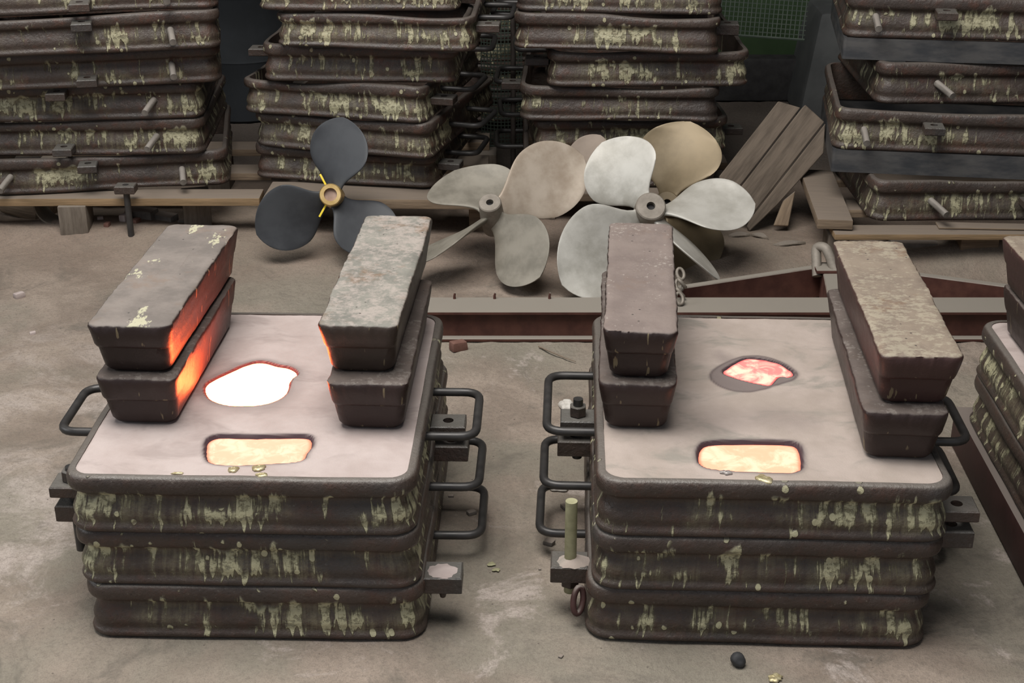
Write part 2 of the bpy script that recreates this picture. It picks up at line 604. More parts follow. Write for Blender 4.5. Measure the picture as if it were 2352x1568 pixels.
M_GREYM = simple('grey_machine_cover', (.06, .063, .064), (.09, .094, .094), 5, .7)
M_WALL = simple('dark_shed_wall', (.010, .012, .014), (.022, .025, .029), 2.5, .9)
M_PIPE = simple('dull_pipe', (.05, .04, .035), (.09, .075, .065), 12, .6)
M_CARTON = simple('bent_scrap_sheet', (.14, .12, .09), (.20, .17, .13), 10, .8)

# ------------------------------------------------------------------ the setting
HEAPS = [(-1.35, 5.22, .30, .12, .035), (-1.62, 5.36, .25, .1, .03), (-.65, 5.15, .5, .12, .02), (1.66, 4.98, .22, .14, .065),
         (1.35, 5.02, .2, .12, .04), (.95, 5.02, .35, .2, .035), (-2.1, 5.25, .35, .1, .045), (.35, 5.1, .5, .15, .03),
         (1.95, 5.0, .3, .15, .06)]


def floor_z(x, y):
    z = 0
    for hx, hy, sx, sy, h in HEAPS:
        z += h * math.exp(-((x - hx) / sx) ** 2 - ((y - hy) / sy) ** 2)
    z -= .007 * (0.5 + .5 * noise.noise(Vector((x * 5, y * 5, 3))))
    if z > .012 or y > 3.6:
        z += .005 * noise.noise(Vector((x * 22, y * 22, 1)))
    return z


def build_floor():
    xs = np.concatenate([np.linspace(-6, -2.4, 12), np.linspace(-2.35, 2.35, 190), np.linspace(2.4, 6, 12)])
    ys = np.concatenate([np.linspace(-1, 2.2, 10), np.linspace(2.25, 5.8, 170), np.linspace(5.9, 9.2, 20)])
    verts = [(x, y, floor_z(x, y)) for y in ys for x in xs]
    nx = len(xs)
    faces = [(j * nx + i, j * nx + i + 1, (j + 1) * nx + i + 1, (j + 1) * nx + i) for j in range(len(ys) - 1) for i in range(nx - 1)]
    me = bpy.data.meshes.new('floor')
    me.from_pydata(verts, [], faces)
    smooth(me, 180)
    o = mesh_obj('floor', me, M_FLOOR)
    o['kind'] = 'structure'


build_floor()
o = mesh_obj('wall_back', box_me('wall_back', 12, .2, 5, 0), M_WALL)
o.location = (0, 9.2, -.05)
o['kind'] = 'structure'
o = mesh_obj('wall_right', box_me('wall_right', .2, 10, 5, 0), M_WALL)
o.location = (5.9, 4.2, -.05)
o['kind'] = 'structure'

o = mesh_obj('wall_left', box_me('wall_left', .2, 10, 5, 0), M_WALL)
o.location = (-5.9, 4.2, -.05)
o['kind'] = 'structure'
o = mesh_obj('ceiling', box_me('ceiling', 12, 10.4, .15, 0), M_WALL)
o.location = (0, 4.1, 4.95)
o['kind'] = 'structure'

# ------------------------------------------------------------------ moulding flasks
PROF = [(0, -8), (.012, -4), (.045, 0), (.085, 1), (.12, -1), (.155, -5), (.20, -6), (.26, -3.5), (.32, -3), (.39, -5.5), (.46, -9.5), (.53, -13), (.59, -15), (.635, -15),
        (.665, -12), (.695, -6), (.73, -1), (.78, 1), (.86, 1.5), (.93, 0), (.975, -3), (1, -8)]


def flask_body(name, W, D, h, seed, wave=0.0, r=.055, dent=1.0):
    lv = []
    for s, o_ in PROF:
        d = o_ * .001
        lv.append((s * h, W / 2 + d, D / 2 + d, r + d * .6, s))
    th = .020
    for s in (1, .97, .5, .03, 0):
        d = -th + (.0 if 0 < s < 1 else .001)
        lv.append((s * h, W / 2 + d, D / 2 + d, r - .015, .9 if s else .95))
    k = Vector((seed * 5.3, seed * 2.1, 0))

    def disp(p, u, L):
        s = p.z / h
        q = p + k
        z = p.z
        if s > .5:
            z -= wave * (max(0, noise.noise(Vector((p.x * 2.6, p.y * 2.6, 4)) + k) + .25)) * ((s - .5) * 2) ** 2
        else:
            z += wave * .5 * (max(0, noise.noise(Vector((p.x * 2.2, p.y * 2.2, 9)) + k) + .2)) * ((.5 - s) * 2) ** 2
        n1 = noise.noise(Vector((q.x * 5, q.y * 5, z * 7))) * .0035 * dent
        n2 = noise.noise(Vector((q.x * 18, q.y * 18, z * 30))) * .0012 * dent
        rad = Vector((p.x / W, p.y / D, 0)).normalized()
        if -.001 < L[4] <= 1 and abs(p.x) < W / 2 - .019 and abs(p.y) < D / 2 - .019:
            return Vector((p.x, p.y, z))
        return Vector((p.x, p.y, z)) + rad * (n1 + n2)
    return loft(name, lv, 22, 6, closed=True, disp=disp, ang=60)


LUG = holed_block('pin_lug', .085, .070, .028, .013)
LUG2 = holed_block('pin_lug', .085, .070, .042, .013)
TRUNNION = tube('trunnion_pin', [(0, 0, 0), (0, -.05, -.012), (0, -.095, -.024)], .0125, 12)


def handle_me(y0, y1, out=.115, sag=0.0, r=.0105):
    p = round_path([(-.015, y1, 0), (out, y1, sag), (out, y0, sag), (-.015, y0, 0)], .042)
    return tube('lifting_handle', p, r, 12)


H_STD = handle_me(-.115, .115)
H_WIDE = handle_me(-.10, .20)
BODY_A = {}


def flask(label, x, y, z, yaw, W=.75, D=.894, h=.1352, seed=0, wave=0.0, mat=None, handles=(), lugs=(), pins=(), group=None, dent=1.0):
    t = thing('moulding_flask', label, 'moulding flask', (x, y, z), R(yaw), group)
    key = (W, D, round(h, 4), seed, wave)
    if key not in BODY_A:
        BODY_A[key] = flask_body('flask_body', W, D, h, seed, wave, dent=dent)
    mesh_obj('flask_body', BODY_A[key], mat or M_BACK, t)
    for hd in handles:             # (side, centre along the side, mesh)
        side, yy, me = hd
        o = mesh_obj('lifting_handle', me, M_HANDLE, t)
        o.location = (side * (W / 2 - .004), yy, h * .5)
        if side < 0:
            o.rotation_euler = (0, 0, PI)
    for lg in lugs:                # (edge 'L','R','F', position along it, z of its underside, mesh)
        e, q, zz, me = lg
        o = mesh_obj('pin_lug', me, M_LUG, t)
        if e == 'F':
            o.location = (q, -D / 2 - .030, zz)
            o.rotation_euler = (0, 0, PI / 2)
        else:
            sgn = 1 if e == 'R' else -1
            o.location = (sgn * (W / 2 + .037), q, zz)
    for q in pins:
        o = mesh_obj('trunnion_pin', TRUNNION, M_TRUN, t)
        o.location = (q[0], -D / 2 + .004, h * .52)
        o.rotation_euler = (0, 0, R(q[1]))
    return t


T = .4057
h3 = T / 3
LX, LY, LYAW = -.567, 3.115, -1.48
RX, RY, RYAW = .570, 3.095, -2.29
# left stack, top to bottom
HL = [(1, 0, H_STD), (-1, 0, H_STD)]
flask('top flask of the left pouring stack, filled with pink sand, dark and streaked yellow-green', LX, LY, 2 * h3, LYAW, h=h3, seed=1, mat=M_FRONT, handles=HL,
      lugs=[('R', .035, .003, LUG), ('L', -.275, .003, LUG)], group='flasks of the left pouring stack')
flask('middle flask of the left pouring stack with a wide smear of yellow-green paint', LX + .006, LY + .004, h3, LYAW - .4, h=h3, seed=2, mat=M_FRONT, handles=HL,
      lugs=[('R', .035, .070, LUG2), ('L', -.275, .072, LUG2)], group='flasks of the left pouring stack')
flask('lowest flask of the left pouring stack, standing on the floor, spattered yellow-green', LX + .010, LY + .002, 0, LYAW + .3, h=h3, seed=3, mat=M_FRONT, handles=HL, lugs=[('R', -.365, .092, LUG2)],
      group='flasks of the left pouring stack')
# right stack
flask('top flask of the right pouring stack, filled with grey sand', RX, RY, 2 * h3, RYAW, h=h3, seed=4, mat=M_FRONT,
      handles=[(-1, 0, handle_me(-.20, .10)), (1, 0, H_STD)], lugs=[('L', .055, .003, LUG), ('R', -.33, .003, LUG)], group='flasks of the right pouring stack')
flask('middle flask of the right pouring stack with a rough welded left corner', RX - .006, RY, h3, RYAW + .2, h=h3, seed=5, mat=M_FRONT,
      handles=[(-1, 0, H_STD), (1, 0, H_STD)], lugs=[('L', .055, .070, LUG2), ('R', -.33, .072, LUG2)], group='flasks of the right pouring stack')
flask('lowest flask of the right pouring stack, standing on the floor', RX - .014, RY + .002, 0, RYAW - .3, h=h3, seed=6, mat=M_FRONT,
      handles=[(-1, 0, H_STD), (1, 0, H_STD)], lugs=[('L', -.33, .092, LUG2)], group='flasks of the right pouring stack')
# third stack at the right edge
TX, TY, TYAW, BZ = 1.598, 3.085, -1.6, .112
flask('upper flask of the stack cut off by the right edge, sand-filled', TX, TY, BZ + .141, TYAW, h=.141, seed=7, mat=M_FRONT, group='flasks at the right edge')
flask('lower flask of the stack cut off by the right edge, resting on a red beam', TX - .002, TY, BZ, TYAW, h=.141, seed=8, mat=M_FRONT, group='flasks at the right edge')
tag(mesh_obj('steel_beam', box_me('steel_beam', .09, 1.1, BZ, .006), M_BEAM_D), 'dark red steel beam lying under the stack at the right edge', 'beam')
bpy.data.objects['steel_beam'].location = (TX - .350, TY - .05, 0)
bpy.data.objects['steel_beam'].rotation_euler = (0, 0, R(TYAW))
o = tag(mesh_obj('steel_beam', bpy.data.objects['steel_beam'].data, M_BEAM_D), 'far dark red steel beam under the stack at the right edge', 'beam')
o.location = (TX + .33, TY - .05, 0)
o.rotation_euler = (0, 0, R(TYAW))


# ------------------------------------------------------------------ sand moulds and the metal in them
def chaikin(pts, n=3):
    pts = [Vector(p[:2]) for p in pts]
    for _ in range(n):
        out = []
        for a, b in zip(pts, pts[1:] + pts[:1]):
            out += [a * .75 + b * .25, a * .25 + b * .75]
        pts = out
    return pts


def sdist(P, poly):
    """signed distance of points P (n,2) to a closed polygon, inside negative"""
    A = np.array([tuple(p) for p in poly])
    B = np.roll(A, -1, axis=0)
    d = np.full(len(P), 1e9)
    ins = np.zeros(len(P), bool)
    for a, b in zip(A, B):
        e = b - a
        w_ = P - a
        t = np.clip((w_ @ e) / (e @ e + 1e-12), 0, 1)
        d = np.minimum(d, np.hypot(*(w_ - np.outer(t, e)).T))
        c = (a[1] > P[:, 1]) != (b[1] > P[:, 1])
        with np.errstate(divide='ignore', invalid='ignore'):
            xi = a[0] + (P[:, 1] - a[1]) / (b[1] - a[1] + 1e-15) * (b[0] - a[0])
        ins ^= c & (P[:, 0] < xi)
    return np.where(ins, -d, d)


def sstep(x, a, b):
    t = np.clip((x - a) / (b - a), 0, 1)
    return t * t * (3 - 2 * t)


def sand_mould(label, x, y, ztop, yaw, pools, stains, mat, W=.75, D=.894, step_=.0045):
    """pools: (outline, depth, dark rim width, halo width); stains: (outline, strength, softness)"""
    hw, hl, r = W / 2 - .0185, D / 2 - .0185, .038
    nx, ny = int(2 * hw / step_), int(2 * hl / step_)
    gx, gy = np.meshgrid(np.linspace(-hw, hw, nx), np.linspace(-hl, hl, ny))
    P = np.stack([gx.ravel(), gy.ravel()], 1)
    cx, cy = np.clip(P[:, 0], -hw + r, hw - r), np.clip(P[:, 1], -hl + r, hl - r)
    dx, dy = P[:, 0] - cx, P[:, 1] - cy
    l = np.hypot(dx, dy)
    k = np.where(l > r, r / np.maximum(l, 1e-9), 1)
    P = np.stack([cx + dx * k, cy + dy * k], 1)
    a = R(yaw)
    Wd = np.stack([x + P[:, 0] * math.cos(a) - P[:, 1] * math.sin(a), y + P[:, 0] * math.sin(a) + P[:, 1] * math.cos(a)], 1)
    z = np.array([-.0025 + .0018 * noise.noise(Vector((p[0] * 9, p[1] * 9, 2))) + .0008 * noise.noise(Vector((p[0] * 40, p[1] * 40, 2))) for p in Wd])
    red, green = np.zeros(len(P)), np.zeros(len(P))
    for poly, depth, rim, halo in pools:
        d = sdist(Wd, poly)
        z -= depth * (1 - sstep(d, -.004, .003))
        z += .0015 * np.exp(-((d - .008) / .006) ** 2)
        red = np.maximum(red, (1 - sstep(d, rim * .35, rim)) * .95)
        green = np.maximum(green, (1 - sstep(d, rim, halo)) * .55)
    for poly, stren, soft in stains:
        d = sdist(Wd, poly)
        green = np.maximum(green, (1 - sstep(d, -soft, soft)) * stren)
        if stren >= 1:
            red = np.maximum(red, np.exp(-((d + .001) / .0035) ** 2) * .6)
    zb = -.10
    V_ = [(px_, py_, z_) for (px_, py_), z_ in zip(P, z)]
    idx = lambda i, j: j * nx + i
    F = [(idx(i, j), idx(i + 1, j), idx(i + 1, j + 1), idx(i, j + 1)) for j in range(ny - 1) for i in range(nx - 1)]
    bd = [idx(i, 0) for i in range(nx)] + [idx(nx - 1, j) for j in range(1, ny)] + [idx(i, ny - 1) for i in range(nx - 2, -1, -1)] + [idx(0, j) for j in range(ny - 2, 0, -1)]
    n0 = len(V_)
    V_ += [(V_[b][0], V_[b][1], zb) for b in bd]
    nb = len(bd)
    F += [(bd[q], n0 + q, n0 + (q + 1) % nb, bd[(q + 1) % nb]) for q in range(nb)]
    F.append(tuple(n0 + q for q in range(nb)))
    me = bpy.data.meshes.new('sand_mould')
    me.from_pydata(V_, [], F)
    ca = me.color_attributes.new('scorch', 'FLOAT_COLOR', 'POINT')
    buf = np.zeros((len(V_), 4), np.float32)
    buf[:len(P), 0] = red
    buf[:len(P), 1] = green
    buf[:, 3] = 1
    ca.data.foreach_set('color', buf.ravel())
    smooth(me, 60)
    o = mesh_obj('sand_mould', me, mat)
    o.location = (x, y, ztop)
    o.rotation_euler = (0, 0, a)
    return tag(o, label, 'sand mould')


def pool(label, poly, ztop, depth, mat, name='molten_metal_pool', heat_scale=1.0, rough=.0012):
    c = sum(poly, Vector((0, 0))) / len(poly)
    n = len(poly)
    rings = 12
    V_, Hh = [], []
    for k in range(rings):
        f = 1 - (k / rings) ** 1.3
        for p in poly:
            q = c + (p - c) * f
            if k == 0:
                q = q + (q - c).normalized() * .0025
            V_.append((q.x - c.x, q.y - c.y, -depth + (rough * noise.noise(Vector((q.x * 45, q.y * 45, 7))) if k else -.003)))
            Hh.append(min(1.0, (1 - f) * heat_scale * 1.6))
    V_.append((0, 0, -depth))
    Hh.append(1.0)
    F = [(k * n + i, k * n + (i + 1) % n, (k + 1) * n + (i + 1) % n, (k + 1) * n + i) for k in range(rings - 1) for i in range(n)]
    F += [((rings - 1) * n + i, (rings - 1) * n + (i + 1) % n, rings * n) for i in range(n)]
    me = from_py(name, V_, F, True, 180)
    ca = me.color_attributes.new('core_level', 'FLOAT_COLOR', 'POINT')
    ca.data.foreach_set('color', np.array([(v, v, v, 1) for v in Hh], np.float32).ravel())
    o = mesh_obj(name, me, mat)
    o.location = (c.x, c.y, ztop)
    return tag(o, label, 'molten metal')


def outline(px, z=T, n=2):
    return chaikin([at(a, b, z) for a, b in px], n)


P_LU = outline([(469, 893), (478, 912), (505, 925), (545, 930), (600, 928), (640, 915), (662, 896), (666, 868), (687, 856), (668, 841), (640, 838), (612, 829), (588, 828), (560, 836), (530, 850), (495, 866), (474, 878)])
P_LD = outline([(472, 1022), (476, 1005), (500, 996), (560, 999), (640, 998), (700, 997), (717, 1001), (717, 1022), (703, 1036), (697, 1058), (600, 1062), (540, 1066), (483, 1062), (472, 1044)])
P_RU = outline([(1655, 852), (1678, 838), (1700, 824), (1722, 818), (1755, 822), (1790, 831), (1826, 854), (1816, 864), (1790, 860), (1778, 872), (1768, 884), (1740, 878), (1710, 872), (1680, 864)])
P_RD = outline([(1603, 1048), (1605, 1026), (1622, 1012), (1720, 1011), (1815, 1012), (1836, 1020), (1842, 1050), (1840, 1083), (1760, 1082), (1690, 1079), (1628, 1073), (1608, 1062)])
S_RU = outline([(1625, 860), (1650, 838), (1700, 814), (1765, 814), (1832, 850), (1830, 868), (1794, 878), (1752, 893), (1700, 900), (1650, 886)])
S_RU2 = outline([(1640, 812), (1652, 800), (1668, 812), (1700, 822), (1740, 812), (1700, 836), (1655, 832)])
S_LU = outline([(455, 890), (480, 928), (550, 946), (620, 942), (675, 915), (710, 860), (690, 832), (655, 850), (675, 880), (640, 920), (560, 936), (490, 925)])
S_R3 = outline([(1560, 980), (1640, 930), (1700, 940), (1780, 930), (1900, 960), (1850, 990), (1760, 975), (1650, 1000)])
sand_mould('pink sand filling the left pouring stack with two glowing pour holes', LX, LY, T, LYAW,
           [(P_LU, .008, .007, .030), (P_LD, .013, .0075, .014)], [(S_LU, .5, .03)], M_SAND_L)
sand_mould('grey-brown sand filling the right pouring stack with two glowing pour holes', RX, RY, T, RYAW,
           [(P_RU, .007, .006, .02), (P_RD, .014, .0085, .016)], [(S_RU, 1.0, .008), (S_RU2, .5, .02), (S_R3, .35, .04)], M_SAND_R)
sand_mould('pink sand filling the flask cut off by the right edge', TX, TY, BZ + .282, TYAW, [], [], M_SAND_L, step_=.02)
pool('blazing white pool of molten metal in the left sand mould', P_LU, T, .0055, M_HOT, heat_scale=3)
pool('long rectangular glowing pour hole at the front of the left sand mould', P_LD, T, .0095, M_WARM_L, heat_scale=1.4)
pool('small pink cooling metal pool with a grey rim in the right sand mould', P_RU, T, .0045, M_COOLING, heat_scale=1.0, rough=.003)
pool('long rectangular glowing pour hole at the front of the right sand mould', P_RD, T, .0100, M_WARM_R, heat_scale=1.4)


# ------------------------------------------------------------------ cast iron weights
def weight(label, fl, fr, bl, ztop, mat, hgt=.1265, seed=0, part=None, group=None):
    """laid out by three corners of its top: front left, front right, back left"""
    fl, fr, bl = Vector(fl), Vector(fr), Vector(bl)
    wd = (fr - fl).length
    ax = (bl - fl)
    ln = ax.length
    yaw = math.atan2(-ax.x, ax.y)
    ctr = (fl + fr) / 2 + ax / 2
    hw, hl = wd / 2, ln / 2
    blen = hl - .020
    fb = hgt * .50                                   # underside of the lips at both ends
    wz = lambda z: hw - .018 * (1 - z / hgt)         # the long sides slope straight down
    lv = [(0, wz(0) - .012, blen - .020, .018, 0), (.004, wz(0) - .005, blen - .012, .022, .03), (.013, wz(.013), blen - .007, .024, .1),
          (fb * .6, wz(fb * .6), blen - .003, .022, .3), (fb, wz(fb), blen, .020, .5), (fb + .003, wz(fb) + .001, hl - .012, .022, .52),
          (fb + .012, wz(fb + .01) + .001, hl - .004, .024, .56), (hgt - .024, hw - .002, hl + .001, .024, .8), (hgt - .010, hw, hl + .001, .022, .9), (hgt - .004, hw - .001, hl - .001, .020, .96),
          (hgt, hw - .006, hl - .006, .018, 1), (hgt, hw - .020, hl - .022, .012, 1), (hgt, hw - .045, hl - .05, .008, 1), (hgt, hw - .07, hl - .10, .004, 1)]
    k = Vector((seed * 4.7, seed * 1.3, seed * .7))

    def disp(p, u, L):
        amp = .0012 + .0016 * min(1, max(0, (p.z - fb - .012) / .03))
        if L[4] < .01:
            return p
        q = p + k
        n = noise.noise_vector(q * 9) * amp + noise.noise_vector(q * 42) * amp * .42
        if L[4] >= .9 and L[4] < 1:
            n += noise.noise_vector(q * 100) * .0022
        if L[4] >= 1:
            n.z = -abs(n.z)
        return p + n
    me = loft('iron_weight', lv, 44, 5, disp=disp, ang=60)
    o = mesh_obj('iron_weight', me, mat)
    o.location = (ctr.x, ctr.y, ztop - hgt)
    o.rotation_euler = (0, 0, yaw)
    return tag(o, label, 'iron weight', group)


ZL, ZU = T + .1265, T + .2535
G = 'iron weights on the moulds'
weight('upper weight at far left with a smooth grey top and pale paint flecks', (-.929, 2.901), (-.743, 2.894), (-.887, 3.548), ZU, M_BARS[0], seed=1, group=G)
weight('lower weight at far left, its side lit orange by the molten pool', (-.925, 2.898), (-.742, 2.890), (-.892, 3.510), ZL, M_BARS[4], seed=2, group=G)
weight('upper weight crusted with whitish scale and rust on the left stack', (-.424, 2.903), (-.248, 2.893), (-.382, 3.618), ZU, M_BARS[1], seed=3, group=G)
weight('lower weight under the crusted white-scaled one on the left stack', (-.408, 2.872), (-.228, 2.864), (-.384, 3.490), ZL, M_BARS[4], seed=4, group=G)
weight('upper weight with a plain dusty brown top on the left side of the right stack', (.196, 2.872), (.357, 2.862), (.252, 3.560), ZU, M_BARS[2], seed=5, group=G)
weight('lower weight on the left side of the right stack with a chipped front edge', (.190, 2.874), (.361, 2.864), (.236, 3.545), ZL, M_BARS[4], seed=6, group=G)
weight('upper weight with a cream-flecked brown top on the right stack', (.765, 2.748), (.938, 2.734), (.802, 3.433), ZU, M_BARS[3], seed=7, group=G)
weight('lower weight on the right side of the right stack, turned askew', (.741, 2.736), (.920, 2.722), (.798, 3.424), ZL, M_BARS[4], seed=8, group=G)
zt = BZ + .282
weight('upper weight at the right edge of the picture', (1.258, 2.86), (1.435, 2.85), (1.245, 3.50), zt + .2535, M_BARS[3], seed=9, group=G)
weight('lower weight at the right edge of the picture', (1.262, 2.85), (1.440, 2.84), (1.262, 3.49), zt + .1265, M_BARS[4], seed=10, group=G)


# ------------------------------------------------------------------ pins and bolts
def hexprism(r, h_, z0):
    bm = bmesh.new()
    bmesh.ops.create_cone(bm, cap_ends=True, segments=6, radius1=r, radius2=r, depth=h_)
    bmesh.ops.bevel(bm, geom=[e for e in bm.edges], offset=.0015, segments=1, affect='EDGES')
    for v in bm.verts:
        v.co.z += z0 + h_ / 2
    me = bpy.data.meshes.new('nut')
    bm.to_mesh(me)
    bm.free()
    return smooth(me, 25)


def lug_world(x, y, yaw, side, q, W=.75):
    a = R(yaw)
    lx, ly = side * (W / 2 + .037), q
    return x + lx * math.cos(a) - ly * math.sin(a), y + lx * math.sin(a) + ly * math.cos(a)


def bolt(label, xy, zlow, ztop_lug, rod_top, rod_r=.012, nut=True):
    t = thing('clamping_bolt', label, 'bolt', (xy[0], xy[1], 0))
    mesh_obj('shank', tube('shank', [(0, 0, zlow), (0, 0, (zlow + rod_top) / 2), (0, 0, rod_top)], rod_r, 14), M_HANDLE, t)
    if nut:
        mesh_obj('nut', hexprism(.0215, .026, ztop_lug + .001), M_LUG, t)
    return t


zl1 = 2 * h3 + .003 + .028
bolt('hex-nutted bolt clamping the lugs on the left side of the right stack', lug_world(RX, RY, RYAW, -1, .055), .185, zl1, zl1 + .045)
bolt('bolt clamping the lugs on the left side of the left stack', lug_world(LX, LY, LYAW, -1, -.275), .12, zl1, zl1 + .035)
b_ = lug_world(RX - .014, RY, RYAW, -1, -.33)
o = tag(mesh_obj('guide_pin', tube('guide_pin', [(0, 0, .052), (0, 0, .12), (0, 0, .284), (0, 0, .288)], .0135, 16), M_PIN), 'upright yellow-green coated pin in the lug beside the right stack', 'pin')
o.location = (b_[0], b_[1], 0)
mesh_obj('pin_head', hexprism(.022, .020, .070), M_LUG, o)
b2 = lug_world(LX + .010, LY, LYAW, 1, -.365)
o = tag(mesh_obj('lug_plug', tube('lug_plug', [(0, 0, .066), (0, 0, .078), (0, 0, .130)], .006, 14, .0125), M_LUG), 'sand-caked bolt end under the lower lug right of the left stack', 'bolt')
o.location = (b2[0], b2[1], 0)
# sand lodged on two lugs


def heap(name, label, loc, rx, ry, rz, mat, seed):
    V_, F = [], []
    n, m = 20, 6
    for j in range(m):
        f = j / m
        for i in range(n):
            a = 2 * PI * i / n
            rr = (1 - f) * (1 + .25 * noise.noise(Vector((math.cos(a) * 2, math.sin(a) * 2, seed))))
            V_.append((rx * rr * math.cos(a), ry * rr * math.sin(a), rz * (1 - (1 - f) ** 2) + .002 * noise.noise(Vector((a * 3, f * 5, seed)))))
    V_.append((0, 0, rz))
    F = [(k * n + i, k * n + (i + 1) % n, (k + 1) * n + (i + 1) % n, (k + 1) * n + i) for k in range(m - 1) for i in range(n)]
    F += [((m - 1) * n + i, (m - 1) * n + (i + 1) % n, m * n) for i in range(n)]
    F.append(tuple(reversed(range(n))))
    o = mesh_obj(name, from_py(name, V_, F, True, 80), mat)
    o.location = loc
    return tag(o, label, 'sand', kind='stuff')


zl2 = .092 + .042
heap('spilled_sand', 'pinkish sand caked on the lug right of the left stack', (b2[0], b2[1], zl2 - .001), .036, .030, .007, M_SAND_L, 3)
heap('spilled_sand', 'sand heaped round the upright pin beside the right stack', (b_[0] + .008, b_[1] - .004, zl2 - .001), .040, .030, .012, M_SAND_R, 5)
# ring hanging low on the right stack
ringp = [(.012 * math.cos(a) * 1.0, .0, .030 * math.sin(a)) for a in [2 * PI * k / 20 for k in range(21)]]
o = tag(mesh_obj('chain_link', tube('chain_link', ringp, .007, 10), M_BEAM_D), 'rusty oval link hanging by the lower left corner of the right stack', 'link')
_p = at(1338, 1376, .07)
o.location = (.148, 2.73, .062)
o.rotation_euler = (R(-18), R(14), R(20))

# ------------------------------------------------------------------ background flasks
G2 = 'stacked empty flasks behind'
ORD = ['lowest', 'second', 'third', 'fourth', 'fifth', 'sixth', 'seventh']


def from_corner(x, y, yaw, W, D, left=True):
    """centre of a flask whose front left (or right) corner stands at x, y"""
    a = R(yaw)
    sx = W / 2 if left else -W / 2
    return x + sx * math.cos(a) - D / 2 * math.sin(a), y + sx * math.sin(a) + D / 2 * math.cos(a)


# stack behind the black propeller
hb = .140
data2 = [(-1.005, 5.44, -11, 11), (-.995, 5.42, -16, 12), (-1.02, 5.38, -13, 13), (-.920, 5.30, -3, 14), (-.850, 5.22, -4, 15), (-.905, 5.21, -2, 12), (-.88, 5.22, -4, 11)]
desc2 = ['streaked thickly with pale green', 'turned askew', 'with a sagging wavy rim', 'heavily dripped with pale paint', 'with a smooth brown side', 'cut by the top of the picture', 'above the picture edge']
for k, (x, y, yw, sd) in enumerate(data2[:6]):
    c = from_corner(x, y, yw, .72, .86)
    hd = [(1, -.05, H_STD)]
    lg = [('R', -.30, .05, LUG)] if k in (0, 2, 4) else ([('L', -.25, .06, LUG)] if k == 3 else [])
    flask('%s flask in the stack behind the dark propeller, %s' % (ORD[k], desc2[k]), c[0], c[1], .16 + k * hb, yw, W=.72, D=.86, h=hb, seed=sd, wave=.028,
          handles=hd, lugs=lg, group=G2)
# stack behind the pale propellers
data3 = [(.047, 5.46, 0, 12), (.086, 5.44, 3, 14), (.028, 5.41, -3, 11), (.134, 5.37, 1, 13), (.005, 5.36, -5, 15), (.013, 5.37, -4, 12)]
desc3 = ['open at its left', 'dripped pale at its left corner', 'with a lug sticking out left', 'shifted to the right', 'with a long sagging rim', 'cut by the top of the picture']
for k, (x, y, yw, sd) in enumerate(data3):
    c = from_corner(x, y, yw, .755, .86)
    hd = [(-1, 0.0, H_STD)] + ([(1, 0, H_STD)] if k in (5,) else [])
    lg = {2: [('L', -.20, .07, LUG)], 3: [('L', -.30, .06, LUG)], 1: [('R', -.28, .03, LUG)], 4: [('R', -.20, .03, LUG2)]}.get(k, [])
    flask('%s flask in the stack behind the pale propellers, %s' % (ORD[k], desc3[k]), c[0], c[1], .12 + k * hb, yw, W=.755, D=.86, h=hb, seed=sd + 10, wave=.028,
          handles=hd, lugs=lg, group=G2)
# stack at the left
data1 = [(-1.085, 5.365, 9, 21), (-1.157, 5.31, 3, 22), (-1.153, 5.31, 5, 23), (-1.070, 5.30, 11, 24), (-1.048, 5.24, 12, 22), (-1.05, 5.25, 11, 21)]
desc1 = ['resting on the pallet board', 'spattered yellow at its middle', 'with a rust-orange patch', 'with one long yellow run', 'with a row of drips', 'cut by the top of the picture']
for k, (x, y, yw, sd) in enumerate(data1):
    c = from_corner(x, y, yw, .89, .72, False)
    pn = [(-.36, -18), (.27, -14 if k in (1, 2) else 4)] if k not in (5,) else [(.27, 0)]
    lg = [('F', -.03 - .04 * (k < 3), .02 if k % 2 else .095, LUG)]
    flask('%s flask in the stack at far left, %s' % (ORD[k], desc1[k]), c[0], c[1], .16 + k * hb, yw, W=.89, D=.72, h=hb, seed=sd, wave=.016, lugs=lg, pins=pn, group=G2)
# stack at the right, with flat steel frames between some of its flasks
h4 = .150
zs = [.16, .395, .548, .775, .93]
data4 = [(1.285, 4.95, 1, 31), (1.150, 5.06, -8, 32), (1.300, 5.10, 0, 33), (1.175, 5.16, -8, 34), (1.29, 5.16, 2, 31)]
desc4 = ['rusty in the middle, resting on the pallet', 'with a straight pin at its left', 'with a slanting pin', 'with a lug at its upper right', 'cut by the top of the picture']
for k, (x, y, yw, sd) in enumerate(data4):
    c = from_corner(x, y, yw, .89, .72)
    pn = [(-.235, 22)] if k % 2 == 0 else [(-.34, 3)]
    lg = [('F', .12, .060, LUG)] if k % 2 == 0 else [('F', -.105, .085, LUG)]
    flask('%s flask in the stack at far right, %s' % (ORD[k], desc4[k]), c[0], c[1], zs[k], yw, W=.89, D=.72, h=h4, seed=sd, wave=.014, lugs=lg, pins=pn, group=G2)


def flat_frame(label, x, y, z, yaw, W, D, h_):
    lv = [(0, W / 2, D / 2, .012, .9), (h_, W / 2, D / 2, .012, .9), (h_, W / 2 - .012, D / 2 - .012, .008, .9), (0, W / 2 - .012, D / 2 - .012, .008, .9)]
    o = mesh_obj('spacer_frame', loft('spacer_frame', lv, 6, 4, closed=True, ang=30), M_PLATE)
    o.location = (x, y, z)
    o.rotation_euler = (0, 0, R(yaw))
    return tag(o, label, 'steel frame')


c = from_corner(1.150, 5.06, -8, .89, .72)
flat_frame('blue-black flat steel frame low in the stack at far right', c[0], c[1], .312, -8, .885, .715, .083)
c = from_corner(1.175, 5.16, -8, .89, .72)
flat_frame('blue-black flat steel frame high in the stack at far right', c[0], c[1], .699, -8, .885, .715, .076)


